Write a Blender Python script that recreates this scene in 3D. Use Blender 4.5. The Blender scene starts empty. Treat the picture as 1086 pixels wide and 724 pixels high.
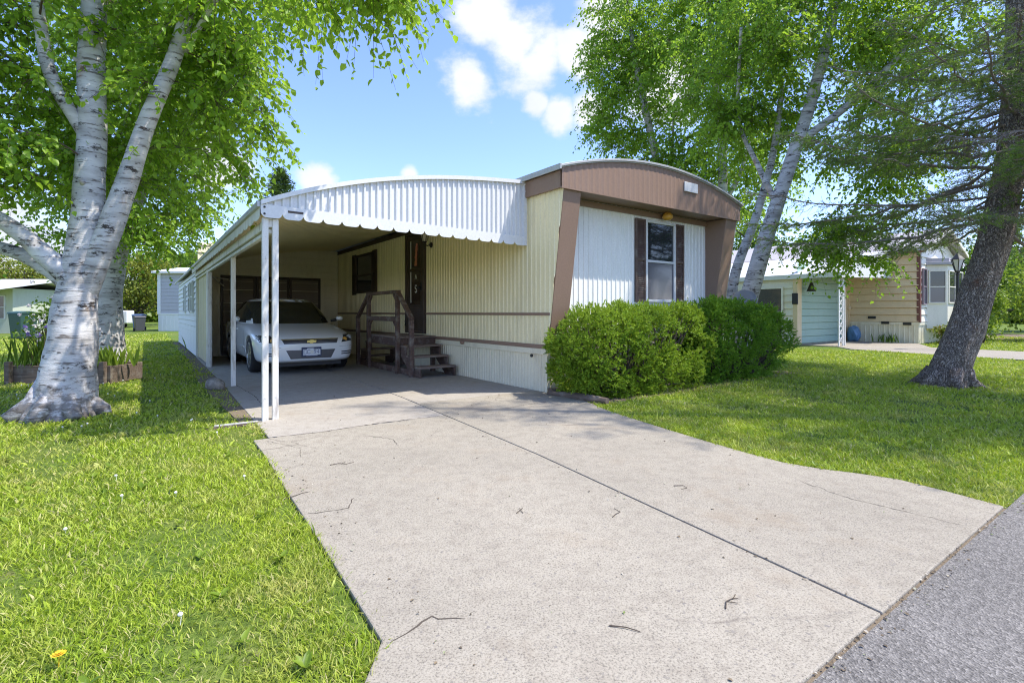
import bpy, bmesh, math, random
import numpy as np
from mathutils import Vector, Matrix
from mathutils.bvhtree import BVHTree

S = bpy.context.scene
SKYT = (0.80, 0.82, 1.03)
EXPOSURE = 1.25
DENOISE = True
GD = 13500
COL = S.collection
R = math.radians
random.seed(7)

# ------------------------------------------------------------------ frames
# home frame: x runs along the front of the home, y runs back along its side, origin at the near skirting corner
CX, CY = 0.511, 7.30
ROT = math.atan2(0.5829, 0.8126)
CA, SA = math.cos(ROT), math.sin(ROT)

def W(x, y, z=0.0):
    return (CX + CA * x - SA * y, CY + SA * x + CA * y, z)

def to_home(X, Y):
    dx, dy = X - CX, Y - CY
    return CA * dx + SA * dy, -SA * dx + CA * dy

# ------------------------------------------------------------------ materials
def new_mat(name):
    m = bpy.data.materials.new(name)
    m.use_nodes = True
    nt = m.node_tree
    nt.nodes.clear()
    out = nt.nodes.new('ShaderNodeOutputMaterial')
    return m, nt, out

def N(nt, kind, **kw):
    n = nt.nodes.new(kind)
    for k, v in kw.items():
        if k.startswith('_'):
            setattr(n, k[1:], v)
        else:
            n.inputs[k.replace('__', ' ')].default_value = v
    return n

def ramp(nt, fac, stops):
    r = nt.nodes.new('ShaderNodeValToRGB')
    e = r.color_ramp.elements
    while len(e) < len(stops):
        e.new(0.5)
    for i, (p, c) in enumerate(stops):
        e[i].position = p
        e[i].color = (*c, 1) if len(c) == 3 else c
    nt.links.new(fac, r.inputs['Fac'])
    return r.outputs['Color']

def mixc(nt, fac, a, b, mode='MIX'):
    m = nt.nodes.new('ShaderNodeMix')
    m.data_type = 'RGBA'
    m.blend_type = mode
    for sock, val in ((0, fac), (6, a), (7, b)):
        if hasattr(val, 'is_linked'):
            nt.links.new(val, m.inputs[sock])
        elif isinstance(val, (int, float)):
            m.inputs[sock].default_value = val
        else:
            m.inputs[sock].default_value = (*val, 1)
    return m.outputs[2]

def coords(nt, scale=(1, 1, 1), kind='Object'):
    tc = nt.nodes.new('ShaderNodeTexCoord')
    mp = nt.nodes.new('ShaderNodeMapping')
    mp.inputs['Scale'].default_value = scale
    nt.links.new(tc.outputs[kind], mp.inputs['Vector'])
    return mp.outputs['Vector']

def noise(nt, vec, scale, detail=4, rough=0.55):
    n = nt.nodes.new('ShaderNodeTexNoise')
    n.inputs['Scale'].default_value = scale
    n.inputs['Detail'].default_value = detail
    n.inputs['Roughness'].default_value = rough
    if vec is not None:
        nt.links.new(vec, n.inputs['Vector'])
    return n.outputs['Fac']

def bump(nt, h, strength, dist=0.01):
    b = nt.nodes.new('ShaderNodeBump')
    b.inputs['Strength'].default_value = strength
    b.inputs['Distance'].default_value = dist
    nt.links.new(h, b.inputs['Height'])
    return b.outputs['Normal']

def principled(nt, out, col, rough=0.6, metal=0.0, normal=None, spec=0.5):
    p = nt.nodes.new('ShaderNodeBsdfPrincipled')
    if hasattr(col, 'is_linked'):
        nt.links.new(col, p.inputs['Base Color'])
    else:
        p.inputs['Base Color'].default_value = (*col, 1)
    if hasattr(rough, 'is_linked'):
        nt.links.new(rough, p.inputs['Roughness'])
    else:
        p.inputs['Roughness'].default_value = rough
    p.inputs['Metallic'].default_value = metal
    p.inputs['Specular IOR Level'].default_value = spec
    if normal is not None:
        nt.links.new(normal, p.inputs['Normal'])
    if out is not None:
        nt.links.new(p.outputs[0], out.inputs['Surface'])
    return p

def paint(name, col, rough=0.5, dirt=0.25, dirtcol=(0.25, 0.2, 0.13), scale=1.6, streak=True, metal=0.0, spec=0.5):
    """painted metal or wood: faint mottling, vertical dirt streaks, tiny surface waves"""
    m, nt, out = new_mat(name)
    v = coords(nt, (1, 1, 0.22 if streak else 1))
    n1 = noise(nt, v, scale * 3.2, 6, 0.62)
    n2 = noise(nt, coords(nt), scale * 26, 3)
    f = ramp(nt, n1, [(0.5, (0, 0, 0)), (0.8, (dirt, dirt, dirt))])
    c = mixc(nt, f, col, dirtcol)
    f2 = ramp(nt, n2, [(0.3, (0.93, 0.93, 0.93)), (0.7, (1.05, 1.05, 1.05))])
    c = mixc(nt, 1.0, c, f2, 'MULTIPLY')
    principled(nt, out, c, rough, metal, bump(nt, n1, 0.08, 0.02), spec)
    return m

def plain(name, col, rough=0.5, metal=0.0, spec=0.5):
    m, nt, out = new_mat(name)
    n = noise(nt, coords(nt), 14, 3)
    c = mixc(nt, n, tuple(x * 0.86 for x in col), tuple(min(1, x * 1.12) for x in col))
    principled(nt, out, c, rough, metal, None, spec)
    return m

def wood(name, col, dark, rough=0.75, axis='X'):
    m, nt, out = new_mat(name)
    sc = {'X': (0.6, 9, 9), 'Y': (9, 0.6, 9), 'Z': (9, 9, 0.6)}[axis]
    n = noise(nt, coords(nt, sc), 4, 6, 0.65)
    n2 = noise(nt, coords(nt), 7, 5)
    c = ramp(nt, n, [(0.3, dark), (0.65, col)])
    c = mixc(nt, ramp(nt, n2, [(0.52, (0, 0, 0)), (0.7, (0.55, 0.55, 0.55))]), c, (0.3, 0.27, 0.23))
    principled(nt, out, c, rough, 0, bump(nt, n, 0.5, 0.01))
    return m

def glass_mat(name, col=(0.02, 0.025, 0.03), rough=0.04):
    m, nt, out = new_mat(name)
    n = noise(nt, coords(nt), 1.2, 2)
    principled(nt, out, col, rough, 0, bump(nt, n, 0.03, 0.02), 0.9)
    return m

def leaf_mat(name, stops, trans=(0.22, 0.36, 0.03), tmix=0.42, rough=0.42, spec=0.35, dry=None):
    """leaves: every leaf has its own tint; light passes through the blade"""
    m, nt, out = new_mat(name)
    g = nt.nodes.new('ShaderNodeNewGeometry')
    c = ramp(nt, g.outputs['Random Per Island'], stops)
    n = noise(nt, coords(nt), 0.9, 3)
    c = mixc(nt, ramp(nt, n, [(0.35, (0, 0, 0)), (0.7, (0.35, 0.35, 0.35))]), c, tuple(min(1, x * 1.25) for x in trans))
    if dry:
        nd = noise(nt, coords(nt), 1.7, 6, 0.65)
        c = mixc(nt, ramp(nt, nd, [(0.50, (0, 0, 0)), (0.72, (0.75, 0.75, 0.75))]), c, dry)
    p = principled(nt, None, c, rough, 0, None, spec)
    t = nt.nodes.new('ShaderNodeBsdfTranslucent')
    tc = mixc(nt, 0.6, c, trans)
    nt.links.new(tc, t.inputs['Color'])
    mx = nt.nodes.new('ShaderNodeMixShader')
    mx.inputs[0].default_value = tmix
    nt.links.new(p.outputs[0], mx.inputs[1])
    nt.links.new(t.outputs[0], mx.inputs[2])
    nt.links.new(mx.outputs[0], out.inputs['Surface'])
    return m

def birch_bark(name):
    m, nt, out = new_mat(name)
    v = coords(nt, (2.6, 2.6, 19))
    n1 = noise(nt, v, 1.5, 7, 0.68)                         # thin horizontal lenticels
    n2 = noise(nt, coords(nt, (3, 3, 6)), 1.7, 9, 0.72)    # black patches
    n3 = noise(nt, coords(nt, (1, 1, 4)), 2.2, 4)
    c = ramp(nt, n3, [(0.3, (0.30, 0.285, 0.27)), (0.5, (0.52, 0.50, 0.49)), (0.72, (0.68, 0.66, 0.64))])
    c = mixc(nt, ramp(nt, n1, [(0.55, (0, 0, 0)), (0.62, (0.9, 0.9, 0.9))]), c, (0.12, 0.10, 0.085))
    c = mixc(nt, ramp(nt, n2, [(0.565, (0, 0, 0)), (0.62, (1, 1, 1))]), c, (0.055, 0.045, 0.04))
    n4 = noise(nt, coords(nt, (4, 4, 2)), 1.1, 3)
    c = mixc(nt, ramp(nt, n4, [(0.62, (0, 0, 0)), (0.75, (0.5, 0.5, 0.5))]), c, (0.42, 0.25, 0.13))
    tc = nt.nodes.new('ShaderNodeTexCoord')
    sx = nt.nodes.new('ShaderNodeSeparateXYZ')
    nt.links.new(tc.outputs['Object'], sx.inputs[0])
    rough_foot = nt.nodes.new('ShaderNodeMath'); rough_foot.operation = 'MULTIPLY_ADD'
    nt.links.new(sx.outputs['Z'], rough_foot.inputs[0]); rough_foot.inputs[1].default_value = -0.42
    n5 = noise(nt, coords(nt, (5, 5, 9)), 2.2, 8, 0.7)
    nt.links.new(n5, rough_foot.inputs[2])
    c = mixc(nt, ramp(nt, rough_foot.outputs[0], [(0.36, (0, 0, 0)), (0.45, (0.75, 0.75, 0.75))]), c, (0.17, 0.145, 0.125))
    h = mixc(nt, 0.5, n1, n2)
    principled(nt, out, c, 0.75, 0, bump(nt, h, 0.9, 0.02), 0.3)
    return m

def conifer_bark(name):
    m, nt, out = new_mat(name)
    v = coords(nt, (1, 1, 0.45))
    vo = nt.nodes.new('ShaderNodeTexVoronoi')
    vo.feature = 'DISTANCE_TO_EDGE'
    vo.inputs['Scale'].default_value = 34
    dn = nt.nodes.new('ShaderNodeTexNoise')
    dn.inputs['Scale'].default_value = 9
    nt.links.new(v, dn.inputs['Vector'])
    wv = mixc(nt, 0.28, v, dn.outputs['Color'])
    nt.links.new(wv, vo.inputs['Vector'])
    n1 = noise(nt, v, 30, 5)
    n2 = noise(nt, coords(nt), 3.5, 4)
    base = ramp(nt, n1, [(0.3, (0.25, 0.195, 0.155)), (0.7, (0.56, 0.475, 0.40))])
    c = mixc(nt, ramp(nt, vo.outputs['Distance'], [(0.0, (1, 1, 1)), (0.10, (0, 0, 0))]), base, (0.085, 0.066, 0.052))
    c = mixc(nt, ramp(nt, n2, [(0.58, (0, 0, 0)), (0.72, (0.7, 0.7, 0.7))]), c, (0.30, 0.14, 0.07))
    h = ramp(nt, vo.outputs['Distance'], [(0.0, (0, 0, 0)), (0.2, (1, 1, 1))])
    principled(nt, out, c, 0.9, 0, bump(nt, mixc(nt, 0.35, h, n1), 1.0, 0.035), 0.2)
    return m

# ------------------------------------------------------------------ mesh builder
class MB:
    def __init__(self):
        self.v, self.f, self.m, self.o = [], [], [], (0.0, 0.0, 0.0)

    def at(self, x, y, z=0.0):
        self.o = (x, y, z)
        return self

    def add(self, vs, fs, mi=0):
        b = len(self.v)
        ox, oy, oz = self.o
        self.v += [(p[0] - ox, p[1] - oy, p[2] - oz) for p in vs]
        self.f += [tuple(b + i for i in f) for f in fs]
        self.m += [mi] * len(fs)

    def box(self, x0, x1, y0, y1, z0, z1, mi=0):
        vs = [(x0, y0, z0), (x1, y0, z0), (x1, y1, z0), (x0, y1, z0), (x0, y0, z1), (x1, y0, z1), (x1, y1, z1), (x0, y1, z1)]
        self.add(vs, [(0, 3, 2, 1), (4, 5, 6, 7), (0, 1, 5, 4), (1, 2, 6, 5), (2, 3, 7, 6), (3, 0, 4, 7)], mi)
        return self

    def prism(self, poly, a, b, axis='z', mi=0):
        """polygon extruded along an axis; poly gives the two other coordinates in xyz order"""
        def P(p, t):
            return {'x': (t, p[0], p[1]), 'y': (p[0], t, p[1]), 'z': (p[0], p[1], t)}[axis]
        n = len(poly)
        vs = [P(p, a) for p in poly] + [P(p, b) for p in poly]
        fs = [tuple(range(n - 1, -1, -1)), tuple(range(n, 2 * n))]
        fs += [(i, (i + 1) % n, n + (i + 1) % n, n + i) for i in range(n)]
        self.add(vs, fs, mi)
        return self

    def bar(self, p, q, w, h, mi=0, up=(0, 0, 1)):
        p, q = Vector(p), Vector(q)
        d = (q - p).normalized()
        s = d.cross(Vector(up))
        if s.length < 1e-4:
            s = d.cross(Vector((1, 0, 0)))
        s.normalize()
        t = s.cross(d).normalized()
        vs = []
        for c in (p, q):
            for a, b in ((-1, -1), (1, -1), (1, 1), (-1, 1)):
                vs.append(tuple(c + s * (a * w / 2) + t * (b * h / 2)))
        self.add(vs, [(0, 1, 2, 3), (7, 6, 5, 4), (0, 4, 5, 1), (1, 5, 6, 2), (2, 6, 7, 3), (3, 7, 4, 0)], mi)
        return self

    def tube(self, pts, radii, n=8, mi=0, lump=0.0, rng=None, squash=None):
        pts = [Vector(p) for p in pts]
        vs, fs = [], []
        ref = Vector((0.31, 0.95, 0.05))
        k = len(pts)
        for i, p in enumerate(pts):
            d = (pts[min(i + 1, k - 1)] - pts[max(i - 1, 0)])
            d = d.normalized() if d.length > 1e-9 else Vector((0, 0, 1))
            s = d.cross(ref)
            if s.length < 1e-3:
                s = d.cross(Vector((1, 0, 0)))
            s.normalize()
            t = d.cross(s)
            for j in range(n):
                a = 2 * math.pi * j / n
                r = radii[i]
                if lump:
                    r *= 1 + lump * (math.sin(a * 3 + i * 0.7) * 0.5 + math.sin(a * 5 - i * 0.4) * 0.3 + (rng.random() - 0.5) * 0.5)
                vs.append(tuple(p + s * (r * math.cos(a)) + t * (r * math.sin(a))))
        for i in range(k - 1):
            for j in range(n):
                a, b = i * n + j, i * n + (j + 1) % n
                fs.append((a, b, b + n, a + n))
        fs.append(tuple(range(n - 1, -1, -1)))
        fs.append(tuple(range((k - 1) * n, k * n)))
        self.add(vs, fs, mi)
        return self

    def cyl(self, p, q, r, n=16, mi=0, r2=None):
        return self.tube([p, q], [r, r if r2 is None else r2], n, mi)

    def lathe(self, prof, n=20, c=(0, 0, 0), axis='z', mi=0):
        """prof: list of (radius, height)"""
        vs, fs = [], []
        for r, h in prof:
            for j in range(n):
                a = 2 * math.pi * j / n
                x, y = r * math.cos(a), r * math.sin(a)
                p = {'z': (x, y, h), 'x': (h, x, y), 'y': (x, h, y)}[axis]
                vs.append((p[0] + c[0], p[1] + c[1], p[2] + c[2]))
        for i in range(len(prof) - 1):
            for j in range(n):
                a, b = i * n + j, i * n + (j + 1) % n
                fs.append((a, b, b + n, a + n))
        fs.append(tuple(range(n - 1, -1, -1)))
        fs.append(tuple(range((len(prof) - 1) * n, len(prof) * n)))
        self.add(vs, fs, mi)
        return self

    def grid(self, fn, nu, nv, mi=0):
        vs = [fn(i / nu, j / nv) for j in range(nv + 1) for i in range(nu + 1)]
        fs = [(j * (nu + 1) + i, j * (nu + 1) + i + 1, (j + 1) * (nu + 1) + i + 1, (j + 1) * (nu + 1) + i) for j in range(nv) for i in range(nu)]
        self.add(vs, fs, mi)
        return self

    def ribbed(self, p0, p1, nrm, zlo, zhi, pitch=0.1, depth=0.012, mi=0, duty=0.3, thick=0.0):
        """vertical ribs along the line p0 to p1; nrm points outwards; zlo, zhi are numbers or functions of the distance along"""
        p0, p1 = Vector((*p0, 0)), Vector((*p1, 0))
        L = (p1 - p0).length
        d = (p1 - p0) / L
        nr = Vector((*nrm, 0)).normalized()
        lo = zlo if callable(zlo) else (lambda s: zlo)
        hi = zhi if callable(zhi) else (lambda s: zhi)
        st = []
        k = int(math.ceil(L / pitch))
        for i in range(k):
            for a, o in ((0.0, 0), (1 - duty, 0), (1 - duty * 0.75, 1), (1 - duty * 0.25, 1)):
                s = (i + a) * pitch
                if s < L:
                    st.append((s, o * depth))
        st.append((L, 0))
        vs = []
        for s, o in st:
            p = p0 + d * s + nr * o
            vs += [(p.x, p.y, lo(s)), (p.x, p.y, hi(s))]
        fs = [(2 * i, 2 * i + 2, 2 * i + 3, 2 * i + 1) for i in range(len(st) - 1)]
        self.add(vs, fs, mi)
        return self

    def laps(self, p0, p1, nrm, z0, z1, h=0.2, out=0.016, mi=0, gap=0.013):
        """horizontal lap boards on a wall from p0 to p1"""
        nr = Vector((*nrm, 0)).normalized()
        prof = []
        z = z0
        while z < z1 - 1e-4:
            zt = min(z + h, z1)
            prof += [(z, -0.017), (z + gap, -0.017), (z + gap, out), (zt - 0.0005, 0.003 + out * 0.12)]
            z = zt
        vs = []
        for zz, o in prof:
            vs += [(p0[0] + nr.x * o, p0[1] + nr.y * o, zz), (p1[0] + nr.x * o, p1[1] + nr.y * o, zz)]
        fs = [(2 * i, 2 * i + 1, 2 * i + 3, 2 * i + 2) for i in range(len(prof) - 1)]
        self.add(vs, fs, mi)
        return self

    def build(self, name, mats, parent=None, smooth=False, bev=0.0, sub=0, loc=None):
        me = bpy.data.meshes.new(name)
        me.from_pydata(self.v, [], self.f)
        if not isinstance(mats, (list, tuple)):
            mats = [mats]
        for m in mats:
            me.materials.append(m)
        if len(mats) > 1:
            me.polygons.foreach_set('material_index', self.m)
        bm = bmesh.new()
        bm.from_mesh(me)
        bmesh.ops.recalc_face_normals(bm, faces=bm.faces)
        bm.to_mesh(me)
        bm.free()
        if smooth:
            me.polygons.foreach_set('use_smooth', [True] * len(me.polygons))
        me.update()
        o = bpy.data.objects.new(name, me)
        COL.objects.link(o)
        if parent is not None:
            o.parent = parent
        if loc:
            o.location = loc
        if bev:
            b = o.modifiers.new('bevel', 'BEVEL')
            b.width = bev
            b.segments = 2
            b.limit_method = 'ANGLE'
            b.angle_limit = R(40)
        if sub:
            s = o.modifiers.new('sub', 'SUBSURF')
            s.levels = s.render_levels = sub
        return o

def raw_mesh(name, verts, faces, mats, parent=None, loc=None, matidx=None, smooth=False):
    """fast mesh from numpy arrays, faces of one size"""
    me = bpy.data.meshes.new(name)
    nf, k = faces.shape
    me.vertices.add(len(verts))
    me.vertices.foreach_set('co', np.ascontiguousarray(verts, dtype=np.float32).ravel())
    me.loops.add(nf * k)
    me.loops.foreach_set('vertex_index', np.ascontiguousarray(faces, dtype=np.int32).ravel())
    me.polygons.add(nf)
    me.polygons.foreach_set('loop_start', np.arange(0, nf * k, k, dtype=np.int32))
    me.polygons.foreach_set('loop_total', np.full(nf, k, dtype=np.int32))
    for m in (mats if isinstance(mats, (list, tuple)) else [mats]):
        me.materials.append(m)
    if matidx is not None:
        me.polygons.foreach_set('material_index', np.ascontiguousarray(matidx, dtype=np.int32))
    me.update(calc_edges=True)
    if smooth:
        me.polygons.foreach_set('use_smooth', np.ones(nf, dtype=bool))
    o = bpy.data.objects.new(name, me)
    COL.objects.link(o)
    if parent is not None:
        o.parent = parent
    if loc is not None:
        o.location = loc
    return o

def tag(o, label=None, cat=None, group=None, kind=None):
    if label: o['label'] = label
    if cat: o['category'] = cat
    if group: o['group'] = group
    if kind: o['kind'] = kind
    return o

def thing(name, label, cat, loc, rz=0.0, group=None):
    o = bpy.data.objects.new(name, None)
    COL.objects.link(o)
    o.location = loc
    o.rotation_euler = (0, 0, rz)
    o.empty_display_size = 0.3
    return tag(o, label, cat, group)

def copy_tree(o, parent=None):
    c = o.copy()
    COL.objects.link(c)
    c.parent = parent
    for ch in list(o.children):
        copy_tree(ch, c)
    return c

def text_mesh(name, txt, size, mat, parent, loc, rot, depth=0.002, align='CENTER'):
    cu = bpy.data.curves.new(name, 'FONT')
    cu.body = txt
    cu.size = size
    cu.extrude = depth
    cu.align_x = align
    cu.align_y = 'CENTER'
    tmp = bpy.data.objects.new(name + '_tmp', cu)
    COL.objects.link(tmp)
    dg = bpy.context.evaluated_depsgraph_get()
    me = bpy.data.meshes.new_from_object(tmp.evaluated_get(dg))
    bpy.data.objects.remove(tmp)
    bpy.data.curves.remove(cu)
    me.materials.clear()
    me.materials.append(mat)
    o = bpy.data.objects.new(name, me)
    COL.objects.link(o)
    o.parent = parent
    o.location = loc
    o.rotation_euler = rot
    return o
# ------------------------------------------------------------------ foliage generators (numpy)
def unit(a):
    return a / np.maximum(np.linalg.norm(a, axis=-1, keepdims=True), 1e-9)

def leaves_arrays(pos, axis, nrm, size, width=0.72, fold=0.12):
    """ovate blades of two quads folded along the midrib"""
    a = unit(axis)
    n = unit(nrm - a * np.sum(nrm * a, axis=1, keepdims=True))
    b = np.cross(n, a)
    w = width * 0.5
    T = np.array([(0, 0, 0), (w * 0.95, 0.30, fold), (w * 0.72, 0.66, fold * 0.8), (0, 1.0, -0.08), (-w * 0.72, 0.66, fold * 0.8), (-w * 0.95, 0.30, fold)])
    V = (pos[:, None, :] + size[:, None, None] * (b[:, None, :] * T[None, :, 0, None] + a[:, None, :] * T[None, :, 1, None] + n[:, None, :] * T[None, :, 2, None]))
    k = len(pos)
    base = (np.arange(k) * 6)[:, None]
    F = np.concatenate([base + np.array([[0, 1, 2, 3]]), base + np.array([[0, 3, 4, 5]])], axis=1).reshape(-1, 4)
    return V.reshape(-1, 3), F

def blades_arrays(pos, axis, side, length, width):
    """needle or grass blade: one tapered quad"""
    a = unit(axis)
    s = unit(side - a * np.sum(side * a, axis=1, keepdims=True))
    L = length[:, None]
    w = width[:, None]
    V = np.stack([pos - s * w * 0.5, pos + s * w * 0.5, pos + a * L + s * w * 0.12, pos + a * L - s * w * 0.12], axis=1)
    k = len(pos)
    F = (np.arange(k) * 4)[:, None] + np.array([[0, 1, 2, 3]])
    return V.reshape(-1, 3), F

def sample_env(rng, envs, n):
    """n points spread through ellipsoids (cx,cy,cz,rx,ry,rz), more of them near the outside"""
    vol = np.array([e[3] * e[4] * e[5] for e in envs]) ** 0.8
    idx = rng.choice(len(envs), n, p=vol / vol.sum())
    E = np.array(envs)[idx]
    d = unit(rng.normal(size=(n, 3)))
    r = rng.random((n, 1)) ** 0.45
    return E[:, :3] + d * r * E[:, 3:]

def grow(rng, limbs, targets, twigs=8, tlen=0.5, spacing=0.045, droop=0.5, leaf=0.055, r_tip=0.004):
    """branches from the nearest limb point to every target, twigs round their ends, leaves along the twigs"""
    P, RR = [], []
    for lb in limbs:
        for i in range(len(lb) - 1):
            a, b = np.array(lb[i]), np.array(lb[i + 1])
            for t in np.linspace(0, 1, 6)[:-1]:
                q = a + (b - a) * t
                P.append(q[:3]); RR.append(q[3])
    P, RR = np.array(P), np.array(RR)
    mb = MB()
    pos, ax, nr = [], [], []
    up = np.array([0, 0, 1.0])
    d0 = np.array([np.min(np.linalg.norm(P - t, axis=1)) for t in targets])
    for t in np.array(targets)[np.argsort(d0)]:
        d = t - P
        dist = np.linalg.norm(d, axis=1)
        hor = np.linalg.norm(d[:, :2], axis=1)
        cost = dist + 0.8 * np.maximum(0, P[:, 2] - t[2] + 0.25 * hor)
        i = int(np.argmin(cost + rng.random(len(cost)) * 0.12))
        s = P[i]
        L = dist[i]
        mid = (s + t) / 2 + np.array([0, 0, 0.12 * L]) + rng.normal(size=3) * 0.10 * L
        u = np.linspace(0, 1, 7)[:, None]
        C = (1 - u) ** 2 * s + 2 * u * (1 - u) * mid + u * u * t
        r0 = min(RR[i] * 0.75, 0.005 + 0.010 * L)
        mb.tube([tuple(c) for c in C], list(np.linspace(r0, r_tip, 7)), 5)
        P = np.concatenate([P, C[2:6]]); RR = np.concatenate([RR, np.linspace(r0, r_tip, 7)[2:6]])
        bd = unit(t - s)
        for k in range(twigs):
            tau = 1 - rng.random() ** 1.4 * min(0.75, 0.9 / max(L, 0.5)) if k else 1.0
            j = min(5, int(tau * 6))
            b = C[j] + (C[j + 1] - C[j]) * (tau * 6 - j) if tau < 1 else C[6]
            dv = rng.normal(size=3)
            dv[2] = dv[2] * 0.4 - 0.05
            dv = unit(unit(dv) + bd * 0.5)
            ln = tlen * (0.5 + rng.random() * 0.9)
            q = np.linspace(0, 1, 5)[:, None]
            tw = b + dv * q * ln + np.array([0, 0, -droop * ln]) * q ** 2
            mb.tube([tuple(c) for c in tw], [r_tip * 0.8, r_tip * 0.7, r_tip * 0.6, r_tip * 0.5, r_tip * 0.3], 3)
            m = max(3, int(ln / spacing))
            ss = (np.arange(m) + rng.random(m)) / m
            ss = 0.12 + 0.9 * ss
            pp = b + dv * ss[:, None] * ln + np.array([0, 0, -droop * ln]) * ss[:, None] ** 2
            td = unit(dv + np.array([0, 0, -2 * droop]) * ss[:, None])
            sd = unit(np.cross(td, up))
            sg = np.where(np.arange(m) % 2 == 0, 1.0, -1.0)[:, None]
            aa = td * 0.45 + sd * sg * 0.75 + np.array([0, 0, -0.45]) + rng.normal(size=(m, 3)) * 0.38
            pos.append(pp + rng.normal(size=(m, 3)) * 0.012)
            ax.append(aa)
            nr.append(up * 0.8 + rng.normal(size=(m, 3)) * 0.65)
    pos, ax, nr = np.concatenate(pos), np.concatenate(ax), np.concatenate(nr)
    sz = leaf * (0.65 + 0.6 * rng.random(len(pos)))
    return mb, pos, ax, nr, sz

def smooth_path(pts, n=5):
    """Catmull-Rom through (x,y,z,r) points"""
    P = [np.array(p, float) for p in pts]
    P = [2 * P[0] - P[1]] + P + [2 * P[-1] - P[-2]]
    out = []
    for i in range(1, len(P) - 2):
        for t in np.linspace(0, 1, n, endpoint=False):
            a, b, c, d = P[i - 1], P[i], P[i + 1], P[i + 2]
            out.append(0.5 * (2 * b + (c - a) * t + (2 * a - 5 * b + 4 * c - d) * t * t + (3 * b - a - 3 * c + d) * t ** 3))
    out.append(P[-2])
    return out

def broad_tree(name, label, cat, loc, limbs, envs, ntarget, seed, bark, leafm, leaf=0.055, twigs=8, tlen=0.5, spacing=0.045, droop=0.5, group=None, knots=0, extra=None):
    """limbs and envelopes are world positions minus loc; first limb is the trunk"""
    rng = np.random.default_rng(seed)
    root = thing(name, label, cat, loc, 0, group)
    lm = [smooth_path(l, 6) for l in limbs]
    for i, l in enumerate(lm):
        mb = MB()
        mb.tube([tuple(p[:3]) for p in l], [float(p[3]) for p in l], 16 if i < 3 else 10, lump=0.06, rng=random)
        if i == 0 and knots:
            for _ in range(knots):
                p = l[random.randrange(3, len(l) - 2)]
                a = random.random() * 6.28
                r = float(p[3])
                c = Vector(p[:3]) + Vector((math.cos(a), math.sin(a), 0)) * r * 0.9
                mb.tube([c, c + Vector((math.cos(a), math.sin(a), 0.5)) * r * 0.35], [r * 0.22, r * 0.14], 7)
        mb.build('trunk' if i == 0 else 'limb', bark, root, smooth=True)
    tg = sample_env(rng, envs, ntarget)
    if extra is not None:
        tg = np.concatenate([tg, np.array(extra, float)])
    br, pos, ax, nr, sz = grow(rng, lm, tg, twigs, tlen, spacing, droop, leaf)
    br.build('branches', M['twig'], root)
    v, f = leaves_arrays(pos, ax, nr, sz)
    raw_mesh('crown', v, f, leafm, root)
    return root

def clump_tree(name, label, cat, loc, envs, nclump, per, leaf, seed, bark, leafm, trunk_r=0.15, trunk_top=None, spread=0.45, group=None, part='crown'):
    """tree or bush seen from afar: leaf clumps through ellipsoids, a tapered trunk with limbs to the clumps"""
    rng = np.random.default_rng(seed)
    root = thing(name, label, cat, loc, 0, group)
    c = sample_env(rng, envs, nclump)
    mb = MB()
    E = np.array(envs)
    top = trunk_top if trunk_top is not None else float(E[:, 2].max())
    if trunk_r > 0:
        pts = [(0.05 * math.sin(i * 1.3), 0.05 * math.cos(i * 1.7), top * i / 6) for i in range(7)]
        mb.tube(pts, [trunk_r * (1.25 if i == 0 else 1 - 0.12 * i) for i in range(7)], 10, lump=0.05, rng=random)
        for t in c[::max(1, nclump // 40)]:
            s = np.array(pts[min(6, max(1, int(6 * (t[2] * 0.6) / max(top, 0.1))))])
            m = (s + t) / 2 + np.array([0, 0, 0.1])
            mb.tube([tuple(s), tuple(m), tuple(t)], [trunk_r * 0.35, trunk_r * 0.2, trunk_r * 0.08], 5)
        mb.build('trunk' if cat == 'tree' else 'stem', bark, root, smooth=True)
    n = nclump * per
    pos = np.repeat(c, per, axis=0) + rng.normal(size=(n, 3)) * spread * np.array([1, 1, 0.6])
    pos[:, 2] = np.maximum(pos[:, 2], 0.03)
    ax = rng.normal(size=(n, 3)) + np.array([0, 0, -0.3])
    nr = rng.normal(size=(n, 3)) * 0.7 + np.array([0, 0, 1.0])
    v, f = leaves_arrays(pos, ax, nr, leaf * (0.6 + 0.7 * rng.random(n)))
    raw_mesh(part, v, f, leafm, root)
    return root
# ------------------------------------------------------------------ material set
M = {}
M['front_white'] = paint('front_siding_white', (0.88, 0.865, 0.81), 0.45, 0.12)
M['side_cream'] = paint('side_siding_cream', (0.85, 0.75, 0.47), 0.5, 0.32)
M['skirt'] = paint('skirting_cream', (0.80, 0.74, 0.56), 0.5, 0.3)
M['brown'] = paint('brown_trim', (0.265, 0.172, 0.122), 0.5, 0.2, (0.33, 0.24, 0.2))
M['dark_brown'] = paint('dark_brown_trim', (0.055, 0.036, 0.027), 0.5, 0.2)
M['white_metal'] = paint('white_metal', (0.70, 0.70, 0.69), 0.4, 0.12, (0.4, 0.36, 0.3))
M['old_white'] = paint('worn_white_metal', (0.72, 0.70, 0.64), 0.5, 0.95, (0.24, 0.18, 0.12), 5.0)
M['ceiling'] = paint('carport_ceiling', (0.92, 0.80, 0.44), 0.5, 0.2, streak=False)
M['beige_panel'] = paint('beige_panel', (0.66, 0.60, 0.40), 0.55, 0.3)
M['shed_white'] = paint('shed_siding', (0.74, 0.76, 0.74), 0.5, 0.2)
M['cream_lap'] = paint('cream_lap_siding', (0.80, 0.74, 0.57), 0.55, 0.25)
M['roof_metal'] = paint('roof_metal', (0.50, 0.50, 0.49), 0.45, 0.4, (0.25, 0.22, 0.18), metal=0.3)
M['louvre'] = paint('louvre_brown', (0.22, 0.18, 0.15), 0.55, 0.3)
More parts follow.
